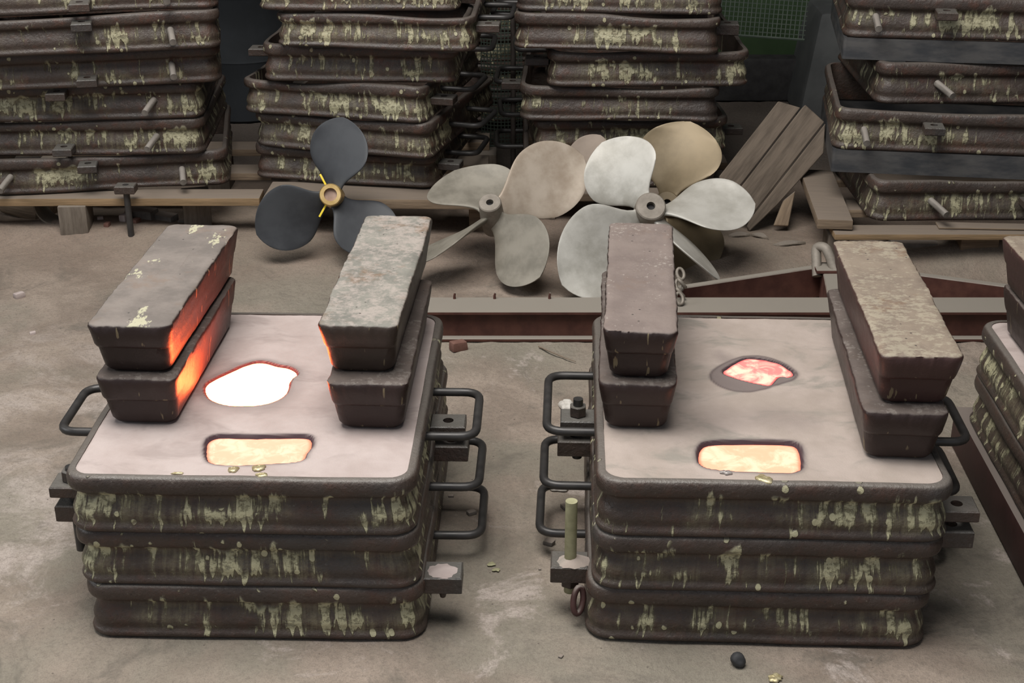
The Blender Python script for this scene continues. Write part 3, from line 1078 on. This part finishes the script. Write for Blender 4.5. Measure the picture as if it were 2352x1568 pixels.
# far stack in the gap between the two middle stacks
for k in range(5):
    flask('%s flask in the dim stack far back between the middle stacks' % ORD[k], -.05 + .03 * (k % 2), 7.05, .05 + k * hb, 4 - 3 * (k % 2), W=.72, D=.86, h=hb, seed=11 + k % 3, wave=.028,
          handles=[(1, -.2, H_STD), (-1, .2, H_STD)], group=G2)


# ------------------------------------------------------------------ pallets, blocks, rubble
def block(name, label, cat, p, size, mat, yaw=0, bev=.004, rough=.002, seed=0, taper=1.0, parent=None, tilt=0):
    o = mesh_obj(name, box_me(name, *size, bev, rough, seed, 0, taper), mat, parent)
    o.location = p
    o.rotation_euler = (R(tilt), 0, R(yaw))
    if parent is None:
        tag(o, label, cat)
    return o


# each pallet: boards on blocks
pl = thing('wooden_pallet', 'wooden pallet under the far left stack of flasks', 'pallet', (-1.6, 5.6, 0))
block('deck_board', '', '', (-.15, -.33, .127), (1.60, .11, .030), M_WOOD_Y, .3, parent=pl, seed=1)
block('deck_board', '', '', (-.15, -.02, .127), (1.60, .12, .030), M_WOOD, 0, parent=pl, seed=2)
block('deck_board', '', '', (-.15, .30, .127), (1.60, .12, .030), M_WOOD, 0, parent=pl, seed=3)
block('support_block', '', '', (-.060, -.34, -.01), (.105, .12, .14), M_BLOCK, 4, parent=pl, seed=4)
block('support_block', '', '', (.375, -.225, -.01), (.105, .12, .14), M_BLOCK, 14, parent=pl, seed=5)
block('support_block', '', '', (-.62, -.30, -.01), (.10, .12, .14), M_BLOCK, 0, parent=pl, seed=6)
block('support_block', '', '', (.375, .25, -.01), (.105, .12, .14), M_BLOCK, 0, parent=pl, seed=5)
block('support_block', '', '', (-.30, .25, -.01), (.105, .12, .14), M_BLOCK, 0, parent=pl, seed=5)
pl = thing('wooden_pallet', 'wooden pallet under the stack behind the dark propeller', 'pallet', (-.45, 5.6, 0))
block('deck_board', '', '', (-.065, -.29, .118), (.84, .20, .038), M_WOOD, -2, parent=pl, seed=7)
block('deck_board', '', '', (-.065, .10, .118), (.84, .14, .038), M_WOOD, 0, parent=pl, seed=8)
block('deck_board', '', '', (-.065, .42, .118), (.84, .14, .038), M_WOOD, 0, parent=pl, seed=8)
block('support_block', '', '', (.335, -.25, -.01), (.10, .12, .128), M_WOOD, 0, parent=pl, seed=9)
block('support_block', '', '', (-.40, -.20, -.01), (.10, .12, .128), M_BLOCK, 0, parent=pl, seed=9)
block('support_block', '', '', (-.40, .35, -.01), (.10, .12, .128), M_BLOCK, 0, parent=pl, seed=9)
block('support_block', '', '', (.335, .35, -.01), (.10, .12, .128), M_BLOCK, 0, parent=pl, seed=9)
pl = thing('wooden_pallet', 'low wooden pallet hidden under the stack behind the pale propellers', 'pallet', (.47, 5.85, 0))
for yy in (-.40, 0, .36):
    block('deck_board', '', '', (0, yy, .085), (.84, .12, .032), M_WOOD, 0, parent=pl, seed=10)
for xx in (-.35, .35):
    block('support_block', '', '', (xx, -.02, -.01), (.10, .80, .095), M_BLOCK, 0, parent=pl, seed=11)
pl = thing('wooden_pallet', 'wooden pallet with a pale edge under the far right stack of flasks', 'pallet', (1.7, 5.2, 0))
block('deck_board', '', '', (.02, -.305, .128), (1.16, .10, .022), M_WOOD_Y, 0, parent=pl, seed=12)
block('deck_board', '', '', (.02, -.05, .126), (1.16, .12, .030), M_WOOD, 0, parent=pl, seed=13)
block('deck_board', '', '', (.02, .30, .126), (1.16, .12, .030), M_WOOD, 0, parent=pl, seed=13)
block('support_block', '', '', (-.02, -.235, -.01), (.14, .09, .138), M_WOOD, 3, parent=pl, seed=14)
block('support_block', '', '', (-.53, -.245, -.01), (.075, .10, .138), M_BLOCK, 0, parent=pl, seed=15)
block('support_block', '', '', (.5, -.235, -.01), (.14, .09, .138), M_WOOD, 3, parent=pl, seed=14)
block('support_block', '', '', (.0, .30, -.01), (.14, .09, .138), M_WOOD, 3, parent=pl, seed=14)
block('loose_plank', 'dusty plank lying front to back at the left of the far right pallet', 'plank', (1.165, 5.17, .156), (.125, .58, .036), M_WOOD, -4, seed=16)
block('loose_plank', 'thin sliver of wood under the far right stack', 'plank', (1.72, 4.915, .152), (.40, .06, .007), M_WOOD, -3, seed=17)
block('concrete_block', 'pale pitted concrete block under the far right pallet', 'block', (1.465, 5.02, -.01), (.17, .12, .085), M_STONE, -4, .012, .004, seed=18)
# bricks and stones under the left pallet
rr = random.Random(4)
for i, (px, py, s, m, lab) in enumerate([
        (322, 497, .075, M_STONE, 'grey half brick under the left pallet, nearest the upright rod'), (378, 500, .055, M_STONE, 'broken grey brick under the middle of the left pallet'),
        (418, 504, .03, M_STONE, 'small grey stone left of the right pallet block'), (290, 510, .05, M_BRICK, 'reddish clod by the foot of the upright rod'),
        (60, 478, .14, M_WOOD, 'old timber end lying under the far left pallet'), (345, 515, .035, M_STONE, 'pale pebble in front of the left pallet')]):
    p = at(px, py, .03)
    o = block('rubble_stone' if m is not M_WOOD else 'timber_end', lab, 'stone' if m is not M_WOOD else 'timber', (p.x, p.y + .03, -.004), (s * 1.5, s, s * .75), m, rr.uniform(-30, 30), s * .18, s * .10, seed=i + 20)
for i, (px, py, s, lab) in enumerate([(250, 535, .020, 'small sand clod left of centre before the left pallet'), (315, 528, .024, 'crumbly sand clod right of the left pallet block'),
                                      (290, 522, .03, 'largest crumbly clod before the left pallet'), (232, 522, .016, 'tiny clod beside the left pallet block'),
                                      (45, 680, .022, 'pink clod alone on the floor at far left'), (75, 765, .014, 'small pink crumb on the floor at far left')]):
    p = at(px, py, 0)
    o = block('sand_clod', lab, 'clod', (p.x, p.y, floor_z(p.x, p.y) - .006), (s * 1.5, s, s), M_BRICK if i < 2 else M_SAND_L, rr.uniform(0, 90), s * .25, s * .2, seed=i + 40)
# bent sheet under the left pallet
V_, F = [], []
for i in range(13):
    a = PI + PI * .62 * i / 12
    for y_ in (-.03, .05):
        for r_ in (.072, .066):
            V_.append((r_ * math.cos(a), y_, .072 + r_ * math.sin(a)))
for i in range(12):
    b0, b1 = i * 4, i * 4 + 4
    F += [(b0, b0 + 2, b1 + 2, b1), (b0 + 1, b1 + 1, b1 + 3, b0 + 3), (b0, b1, b1 + 1, b0 + 1), (b0 + 2, b0 + 3, b1 + 3, b1 + 2)]
F += [(0, 1, 3, 2), (48, 50, 51, 49)]
p = at(118, 528, 0)
o = tag(mesh_obj('bent_sheet', from_py('bent_sheet', V_, F, True, 40), M_CARTON), 'curled dusty sheet lying left of the left pallet block', 'scrap')
o.location = (p.x, p.y + .03, floor_z(p.x, p.y) - .004)
o.rotation_euler = (0, R(12), R(-15))
# upright rod with a lug under the left stack
t = thing('upright_rod', 'upright steel rod with a holed block standing before the left stack', 'rod', (-1.435, 5.175, 0))
mesh_obj('shank', tube('shank', [(0, 0, .0), (0, 0, .1), (0, 0, .225)], .012, 12), M_HANDLE, t)
o = mesh_obj('rod_head', holed_block('rod_head', .075, .055, .03, .012), M_LUG, t)
o.location = (0, 0, .195)

# boards leaning by the right stack
Y0, KL = 5.245, .50


def plank_poly(name, px, th, mat, parent=None):
    P0 = [at_lean(a, b, Y0, KL) for a, b in px]
    nrm = Vector((0, -1, KL)).normalized()
    n = len(P0)
    V_ = [p for p in P0] + [p - nrm * th for p in P0]
    F = [tuple(range(n)), tuple(reversed(range(n, 2 * n)))] + [(i, n + i, n + (i + 1) % n, (i + 1) % n) for i in range(n)]
    c0 = sum(V_, Vector()) / len(V_)
    # local X runs along the board so the grain follows it
    ex = (P0[1] - P0[0]).normalized()
    ez = nrm
    ey = ez.cross(ex)
    Mx = Matrix((ex, ey, ez)).transposed()
    inv = Mx.inverted()
    me = from_py(name, [inv @ (v - c0) for v in V_], F, False)
    bm = bmesh.new()
    bm.from_mesh(me)
    bmesh.ops.bevel(bm, geom=list(bm.edges), offset=.003, segments=1, affect='EDGES')
    bm.to_mesh(me)
    bm.free()
    o = mesh_obj(name, me, mat, parent)
    o.matrix_world = Matrix.Translation(c0) @ Mx.to_4x4()
    return o


ld = thing('leaning_boards', 'rough brown nailed boards leaning against the right stack', 'boards')
plank_poly('board', [(1652, 405), (1788, 232), (1839, 247), (1690, 440), (1672, 455)], .022, M_PLANK, ld)
o = plank_poly('board', [(1692, 442), (1842, 248), (1850, 240), (1894, 280), (1760, 452), (1722, 500), (1700, 495)], .018, M_PLANK, ld)
o = plank_poly('board', [(1724, 502), (1762, 454), (1896, 283), (1892, 352), (1786, 470), (1722, 531), (1716, 520)], .022, M_PLANK, ld)
o = plank_poly('wood_offcut', [(1778, 520), (1800, 462), (1828, 440), (1812, 521)], .016, M_WOOD)
o.location.y += .01
tag(o, 'short upright wood offcut beside the leaning boards', 'wood')
for i, (px, py, L, a, lab) in enumerate([(1700, 548, .09, 5, 'curled bark strip left of the leaning boards'), (1812, 572, .13, 14, 'dark pointed bark strip near the red frame'), (1745, 552, .07, -38, 'short dark splinter below the leaning boards')]):
    p = at(px, py, .02)
    V_, F = [], []
    for k in range(9):
        s = k / 8
        wd = .012 * math.sin(PI * min(s * 1.1, 1)) + .001
        zz = .007 * math.sin(PI * s)
        V_ += [(L * (s - .5), -wd, zz), (L * (s - .5), wd, zz + .006), (L * (s - .5), wd, zz + .002), (L * (s - .5), -wd, zz - .004)]
    for k in range(8):
        b0, b1 = 4 * k, 4 * k + 4
        for q in range(4):
            F.append((b0 + q, b0 + (q + 1) % 4, b1 + (q + 1) % 4, b1 + q))
    F += [(0, 1, 2, 3), (35, 34, 33, 32)]
    o = tag(mesh_obj('bark_strip', from_py('bark_strip', V_, F, True, 60), M_BLOCK), lab, 'bark')
    o.location = (p.x, p.y, floor_z(p.x, p.y) + .002)
    o.rotation_euler = (0, 0, R(a))

# ------------------------------------------------------------------ red steel frame on the floor
fr = thing('steel_drawbar_frame', 'long red steel frame with dusty grey top lying across the floor', 'steel frame')


def channel(x0, x1, yf, yb, ht):
    """C-channel, web set back from the front, flanges to the front"""
    t = .008
    prof = [(yf, 0), (yb, 0), (yb, ht), (yf, ht), (yf, ht - t), (yf + .020, ht - t - .004), (yf + .020, t + .004), (yf, t)]
    V_ = [(x0, a, b) for a, b in prof] + [(x1, a, b) for a, b in prof]
    n = len(prof)
    F = [(i, (i + 1) % n, n + (i + 1) % n, n + i) for i in range(n)] + [tuple(range(n)), tuple(reversed(range(n, 2 * n)))]
    return from_py('front_beam', V_, F, False)


mesh_obj('front_beam', channel(-.42, 2.15, 4.262, 4.385, .102), M_BEAM, fr)


def slab_between(name, a, b, th, z0, z1, z1b=None, parent=None, mat=None):
    a, b = Vector(a), Vector(b)
    d = (b - a).normalized()
    n = Vector((-d.y, d.x)) * th / 2
    z1b = z1 if z1b is None else z1b
    V_ = []
    for p, zt_ in ((a, z1), (b, z1b)):
        for q in (p - n, p + n):
            V_ += [(q.x, q.y, z0), (q.x, q.y, zt_)]
    F = [(0, 1, 3, 2), (4, 6, 7, 5), (0, 4, 5, 1), (2, 3, 7, 6), (1, 5, 7, 3), (0, 2, 6, 4)]
    me = from_py(name, V_, F, False)
    bm = bmesh.new()
    bm.from_mesh(me)
    bmesh.ops.bevel(bm, geom=list(bm.edges), offset=.003, segments=1, affect='EDGES')
    bm.to_mesh(me)
    bm.free()
    return mesh_obj(name, me, mat or M_BEAM, parent)


slab_between('drawbar_arm', (.50, 4.46), (1.055, 4.645), .028, .0, .100, .112, fr)
slab_between('drawbar_arm', (1.13, 4.66), (1.80, 4.435), .028, .0, .112, .100, fr)
slab_between('cross_rib', (1.055, 4.38), (1.085, 4.66), .055, .0, .102, .118, fr)
hk = tube('tow_hook', round_path([(1.035, 4.60, .09), (1.035, 4.66, .175), (1.062, 4.63, .185), (1.092, 4.585, .115)], .018), .0165, 12)
mesh_obj('tow_hook', hk, M_HUBGREY, fr)
o = mesh_obj('plate', box_me('plate', .09, .07, .012, .003), M_BEAM, fr)
o.location = (1.07, 4.60, .112)
# chain by the weight
ch = thing('chain', 'short dusty chain lying over the red frame behind the right stack', 'chain')
pp = [at(1561, 634, .150) + Vector((0, -.02, 0)), at(1563, 650, .135) + Vector((0, -.04, 0)), at(1560, 665, .122), at(1562, 682, .112), at(1560, 696, .108)]
for i, p in enumerate(pp):
    lk = [(.012 * math.cos(a), 0, .019 * math.sin(a)) for a in [2 * PI * k / 14 for k in range(15)]]
    o = mesh_obj('link', tube('link', lk, .0055, 8), M_HUBGREY, ch)
    o.location = (p.x, p.y, p.z + .016)
    o.rotation_euler = (R(-40), 0, R(90 * (i % 2) + 15))
for i, px in enumerate((1044, 1136, 1262)):
    p = at(px, 684, .102)
    o = mesh_obj('weld_stud', tube('weld_stud', [(0, 0, 0), (0, 0, .012), (.002, 0, .022)], .005, 8, .003), M_BEAM, fr)
    o.location = (p.x, 4.375, .100)


# ------------------------------------------------------------------ propellers
def blade(Rr, r0, cmax, croot, ph0, ph1, tm=.60, skew=0.0, rake=0.0, th=.016, curl=0.0, tipw=.0, camber=.10):
    """outline grows from the root to tm and closes in a round tip; pitch falls from ph0 to ph1"""
    nr, nc = 26, 13
    front, back = [], []
    for i in range(nr + 1):
        t = i / nr
        t = 1 - (1 - t) ** 1.5 if i else 0
        r = r0 + (Rr - r0) * t
        if t < tm:
            q = t / tm
            q = q * q * (3 - 2 * q)
            c = croot + (cmax - croot) * (1 - (1 - q) ** 1.25)
        else:
            q = (t - tm) / (1 - tm)
            c = cmax * math.sqrt(max(0, 1 - q ** 2.1))
        c = max(c, .002)
        ph = R(ph0 + (ph1 - ph0) * min(1, t * 1.15))
        er, et, ez = Vector((1, 0, 0)), Vector((0, 1, 0)), Vector((0, 0, 1))
        ctr = er * r + et * skew * t * t + ez * rake * t * t
        cd_ = et * math.cos(ph) + ez * math.sin(ph)
        nn = -et * math.sin(ph) + ez * math.cos(ph)
        for j in range(nc + 1):
            s = -math.cos(PI * j / nc) * .5
            edge = math.sqrt(max(0, 1 - (2 * s) ** 2))
            tt = th * (1 - .78 * t) * edge * .5 + .0012
            mid = ctr + cd_ * (s * c) + nn * (camber * c * (4 * s * s) * (.3 + .7 * t)) + er * (-.16 * c * s * s * 2)
            front.append(mid + nn * tt)
            back.append(mid - nn * tt)
    V_ = front + back
    m, N = nc + 1, len(front)
    F = []
    for i in range(nr):
        for j in range(nc):
            a = i * m + j
            F.append((a, a + 1, a + m + 1, a + m))
            F.append((N + a, N + a + m, N + a + m + 1, N + a + 1))
        for j in (0, nc):
            a = i * m + j
            F.append((a, a + m, N + a + m, N + a))
    for i in (0, nr):
        for j in range(nc):
            a = i * m + j
            F.append((a, N + a, N + a + 1, a + 1))
    return from_py('blade', V_, F, True, 70)


def hub_me(prof, seg=32):
    V_, F = [], []
    for r, z in prof:
        for k in range(seg):
            a = 2 * PI * k / seg
            V_.append((r * math.cos(a), r * math.sin(a), z))
    for j in range(len(prof)):
        a0, b0 = j * seg, ((j + 1) % len(prof)) * seg
        for k in range(seg):
            F.append((a0 + k, a0 + (k + 1) % seg, b0 + (k + 1) % seg, b0 + k))
    return from_py('hub', V_, F, True, 35)


def propeller(name, label, loc, normal, angles, hub, mats, kw, bore=None, roll=0.0, cat='propeller'):
    """angles are read clockwise-positive from the picture's right; normal points to the viewer"""
    n = Vector(normal).normalized()
    ex = Vector((1, 0, 0))
    ex = (ex - n * ex.dot(n)).normalized()
    ey = n.cross(ex)
    Mx = Matrix((ex, ey, n)).transposed()
    t = thing(name, label, cat, loc)
    t.matrix_world = Matrix.Translation(loc) @ Mx.to_4x4()
    mesh_obj('hub', hub_me(hub), mats[0], t)
    for i, a in enumerate(angles):
        k = dict(kw)
        if isinstance(a, tuple):
            k.update(a[1])
            a = a[0]
        mt = k.pop('mat', mats[1])
        o = mesh_obj('blade', blade(**k), mt, t)
        o.rotation_euler = (0, 0, R(a))
    if bore:
        o = mesh_obj('bore', hub_me([(0.0004, bore[1]), (bore[0], bore[1]), (bore[0], bore[1] - .01), (.0004, bore[1] - .01)], 24), bore[2], t)
    return t


hubA = lambda ro, ri, zt_, zb: [(ri, zt_), (ro * .92, zt_), (ro, zt_ - .004), (ro * 1.06, (zt_ + zb) / 2), (ro, zb + .004), (ro * .9, zb), (ri, zb)]
# dark coated propeller with a brass hub
pk = propeller('ship_propeller', 'dark coated three-bladed propeller with a bright brass hub ring and yellow tape', (-.645, 4.99, .243), (0, -math.cos(R(24)), math.sin(R(24))),
               [78, (203, dict(Rr=.305)), 313], hubA(.040, .0235, .060, -.06), [M_BRASS_RING, M_BLACKP],
               dict(Rr=.285, r0=.030, cmax=.238, croot=.075, ph0=-38, ph1=-14, tm=.56, skew=.02, th=.022, camber=.05), (.0236, .045, M_BORE))
for a, x_ in ((118, .052), (241, .055)):
    o = mesh_obj('tape_strip', box_me('tape_strip', .050, .007, .005, .001), M_YELLOW, pk)
    o.location = (x_ * math.cos(R(a)) * 1.15, x_ * math.sin(R(a)) * 1.15, .030)
    o.rotation_euler = (0, 0, R(a))
# pale silver one
propeller('ship_propeller', 'pale silvery propeller in front with a wide flat hub', (.477, 4.80, .250), (0.02, -math.cos(R(44)), math.sin(R(44))),
          [(5, dict(Rr=.372, cmax=.275)), (121, dict(Rr=.31, cmax=.28)), (215, dict(Rr=.41, cmax=.31, tm=.56, skew=.05)), (312, dict(Rr=.345, cmax=.17, ph1=-58))],
          hubA(.052, .015, .050, -.055), [M_HUBGREY, M_SILVER],
          dict(Rr=.37, r0=.040, cmax=.235, croot=.075, ph0=-48, ph1=-16, tm=.58, skew=.0, th=.024, camber=.06), (.0152, .030, M_DARK))
# grey one
propeller('ship_propeller', 'grey four-bladed propeller lying left of the silvery one', (-.070, 4.86, .215), (-.10, -math.cos(R(58)), math.sin(R(58))),
          [(116, dict(Rr=.255, cmax=.33, ph0=25, ph1=2, skew=.03)), (37, dict(Rr=.41, cmax=.27, mat=M_GREYP_LIT, ph0=52, ph1=30)), (-54, dict(Rr=.325, cmax=.25, ph0=50, ph1=30, skew=-.03)), (216, dict(Rr=.34, ph0=55, ph1=38, cmax=.20))],
          hubA(.040, .013, .075, -.075), [M_HUBGREY, M_GREYP],
          dict(Rr=.30, r0=.030, cmax=.20, croot=.08, ph0=-58, ph1=-28, tm=.62, skew=.0, th=.022, camber=.05), (.0132, .055, M_DARK))
# brass one
propeller('ship_propeller', 'dull brass propeller standing behind the silvery one', (.556, 5.02, .196), (0.02, -math.cos(R(30)), math.sin(R(30))),
          [(73, dict(Rr=.325, cmax=.32)), (-58, dict(Rr=.29, cmax=.27)), (20, dict(Rr=.12, cmax=.14, croot=.12, tm=.5))],
          hubA(.045, .015, .05, -.05), [M_BRASSP, M_BRASSP],
          dict(Rr=.3, r0=.035, cmax=.25, croot=.08, ph0=-45, ph1=-15, tm=.6, th=.022, camber=.06), (.0152, .03, M_DARK))
# brown one, only a blade showing
propeller('ship_propeller', 'small dusty brown propeller behind, only one blade tip showing', (.205, 5.13, .190), (0, -math.cos(R(30)), math.sin(R(30))),
          [62], hubA(.035, .012, .04, -.04), [M_BROWNP, M_BROWNP],
          dict(Rr=.265, r0=.028, cmax=.17, croot=.06, ph0=-45, ph1=-20, tm=.6, th=.018), (.0122, .02, M_DARK))


# ------------------------------------------------------------------ metal splashes and litter
def splat(label, px, py, z, sx, sy, mat, seed, name='metal_splash', th=.004, cat='metal splash', yaw=0):
    p = at(px, py, z)
    n = 22
    V_ = []
    rnd = random.Random(seed)
    for k, (f, zz) in enumerate(((1, 0), (1.0, th * .5), (.86, th), (.5, th * 1.25), (.2, th))):
        for i in range(n):
            a = 2 * PI * i / n
            rr = f * (1 + .55 * noise.noise(Vector((math.cos(a) * 1.6, math.sin(a) * 1.6, seed * 3.3))) + .2 * noise.noise(Vector((math.cos(a) * 6, math.sin(a) * 6, seed))))
            V_.append((sx * rr * math.cos(a), sy * rr * math.sin(a), zz + (.0012 * noise.noise(Vector((a * 3, f * 9, seed))) if k > 1 else 0)))
    V_.append((0, 0, th))
    F = [(k * n + i, k * n + (i + 1) % n, (k + 1) * n + (i + 1) % n, (k + 1) * n + i) for k in range(4) for i in range(n)]
    F += [(4 * n + i, 4 * n + (i + 1) % n, 5 * n) for i in range(n)]
    F.append(tuple(reversed(range(n))))
    o = mesh_obj(name, from_py(name, V_, F, True, 50), mat)
    o.location = p
    o.rotation_euler = (0, 0, R(yaw))
    return tag(o, label, cat)


S = T - .0015
splat('left one of two flat brass splashes below the left rectangular pour hole', 535, 1079, S, .0125, .0115, M_SPLAT, 1)
splat('right one of two flat brass splashes below the left rectangular pour hole', 594, 1075, S, .0145, .0120, M_SPLAT, 2)
splat('brass splash on the front edge of the left mould', 602, 1092, S, .0135, .0080, M_SPLAT, 3)
splat('thin brass sliver at the front left of the left mould', 408, 1087, S, .0130, .0035, M_SPLAT, 4, th=.002)
splat('grey metal splash just below the right rectangular pour hole', 1668, 1086, S, .0135, .0075, M_SPLATG, 5)
splat('largest brass splash, on the front edge of the right mould', 1756, 1101, S, .0195, .0150, M_SPLAT, 6, yaw=-30)
splat('brass splash on the floor at the bottom of the picture', 1780, 1557, 0, .0155, .0130, M_SPLAT, 7)
splat('crumpled pale foil on the floor left of the right stack', 1302, 934, 0, .022, .030, M_FOIL, 8, name='foil_scrap', th=.012, cat='scrap')
splat('pale foil under the second handle left of the right stack', 1285, 1124, 0, .022, .010, M_FOIL, 9, name='foil_scrap', th=.006, cat='scrap')
for i, (px, py, s, lab) in enumerate([(1128, 1295, .010, 'left'), (1140, 1308, .009, 'lower')]):
    splat('%s yellow-green paint drop on the floor between the stacks' % lab, px, py, 0, s, s * .8, M_PIN, 20 + i, name='paint_drop', th=.0015, cat='paint drop')
for i, (px, py, s, lab) in enumerate([(1036, 1138, .010, 'grey crumb under the lowest handle of the left stack'), (1082, 1178, .016, 'stone under the lowest handle of the left stack'),
                                      (1288, 1506, .008, 'pale grit in front of the right stack, bottom middle'), (1240, 1305, .006, 'tiny chip on the floor midway between the stacks'),
                                      (1298, 1164, .016, 'dark clod behind the upright pin'), (1262, 1248, .018, 'flat dark clod left of the upright pin')]):
    p = at(px, py, 0)
    block('floor_crumb', lab, 'crumb', (p.x, p.y, floor_z(p.x, p.y) - .002), (s * 1.5, s * 1.1, s * .8), M_STONE, 30 * i, s * .25, s * .2, seed=i + 60)
p = at(1052, 797, 0)
block('brick_chip', 'reddish brick chip on the floor in front of the red frame', 'brick chip', (p.x, p.y - .015, -.004), (.050, .032, .030), M_BRICK, 28, .006, .006, seed=71)
p = at(1695, 1524, 0)
bm = bmesh.new()
bmesh.ops.create_icosphere(bm, subdivisions=3, radius=.0165)
for v in bm.verts:
    v.co = v.co * (1 + .22 * noise.noise(v.co * 70)) + Vector((0, 0, .015))
me = bpy.data.meshes.new('coal_lump')
bm.to_mesh(me)
bm.free()
o = tag(mesh_obj('coal_lump', smooth(me, 60), M_COAL), 'round black lump on the floor in front of the right stack', 'lump')
o.location = (p.x, p.y, -.004)
st = [at(1238, 795, .006), at(1262, 806, .008), at(1300, 822, .006), at(1322, 830, .004)]
tag(mesh_obj('straw', tube('straw', st, .0035, 6, .0015), M_WOOD), 'pale wood splinter on the floor behind the right stack', 'splinter')

# ------------------------------------------------------------------ dim background
# perforated grille guards: bars in both directions


def grille(label, loc, rz, W, Hh, lean, pitch=.016, curve=0.0):
    t = thing('wire_grille', label, 'grille', loc, R(rz))
    bm = bmesh.new()
    nx, nz = int(W / pitch), int(Hh / pitch)

    def P(x, z):
        a = x * curve
        return Vector((math.sin(a) / curve if curve else x, (1 - math.cos(a)) / curve if curve else 0, z)) + Vector((0, lean * z, 0))
    for i in range(nx + 1):
        x = -W / 2 + i * pitch
        tube_bm(bm, [P(x, 0), P(x, Hh / 2), P(x, Hh)], .0028, 4)
    for j in range(nz + 1):
        z = j * pitch
        tube_bm(bm, [P(-W / 2 + W * q / 6, z) for q in range(7)], .0028, 4)
    me = bpy.data.meshes.new('wire_mesh')
    bm.to_mesh(me)
    bm.free()
    o = mesh_obj('wire_mesh', me, M_MESH, t)
    o['kind'] = 'stuff'
    for z in (0, Hh):
        mesh_obj('rim_wire', tube('rim_wire', [P(-W / 2 + W * q / 6, z) for q in range(7)], .006, 6), M_MESH, t)
    return t


grille('curved green wire grille dim between the two middle stacks', (-.045, 6.40, .0), 0, .20, .75, .05, .016, 7.0)
grille('grey wire grille at the top right behind the stacks', (1.05, 6.6, .46), -18, .55, .45, .3, .02)
mc = thing('green_machine', 'green-painted machine dim behind the right stacks', 'machine', (1.45, 7.5, 0))
o = mesh_obj('painted_panel', box_me('painted_panel', 1.5, .5, .62, .02), M_GREEN, mc)
o = mesh_obj('machine_cover', box_me('machine_cover', .55, .5, .50, .03, taper=.7), M_GREYM, mc)
o.location = (.20, -.42, 0)
o = mesh_obj('base_skirt', box_me('base_skirt', 1.6, .6, .22, .02), M_DARK, mc)
o.location = (0, -.03, 0)
tag(mesh_obj('steel_pipe', tube('steel_pipe', [(0, 0, 0), (0, 0, .5), (0, 0, 1.1)], .011, 10), M_PIPE), 'thin upright pipe left of the pale-propeller stack', 'pipe').location = (.005, 6.0, 0)
tag(mesh_obj('storage_drum', hub_me([(.0005, .0), (.22, 0), (.23, .01), (.23, .28), (.235, .29), (.23, .30), (.23, .58), (.235, .59), (.22, .60), (.215, .585), (.0005, .585)]), M_WALL),
    'dark steel drum dim behind the left stacks', 'drum').location = (-1.30, 7.0, 0)
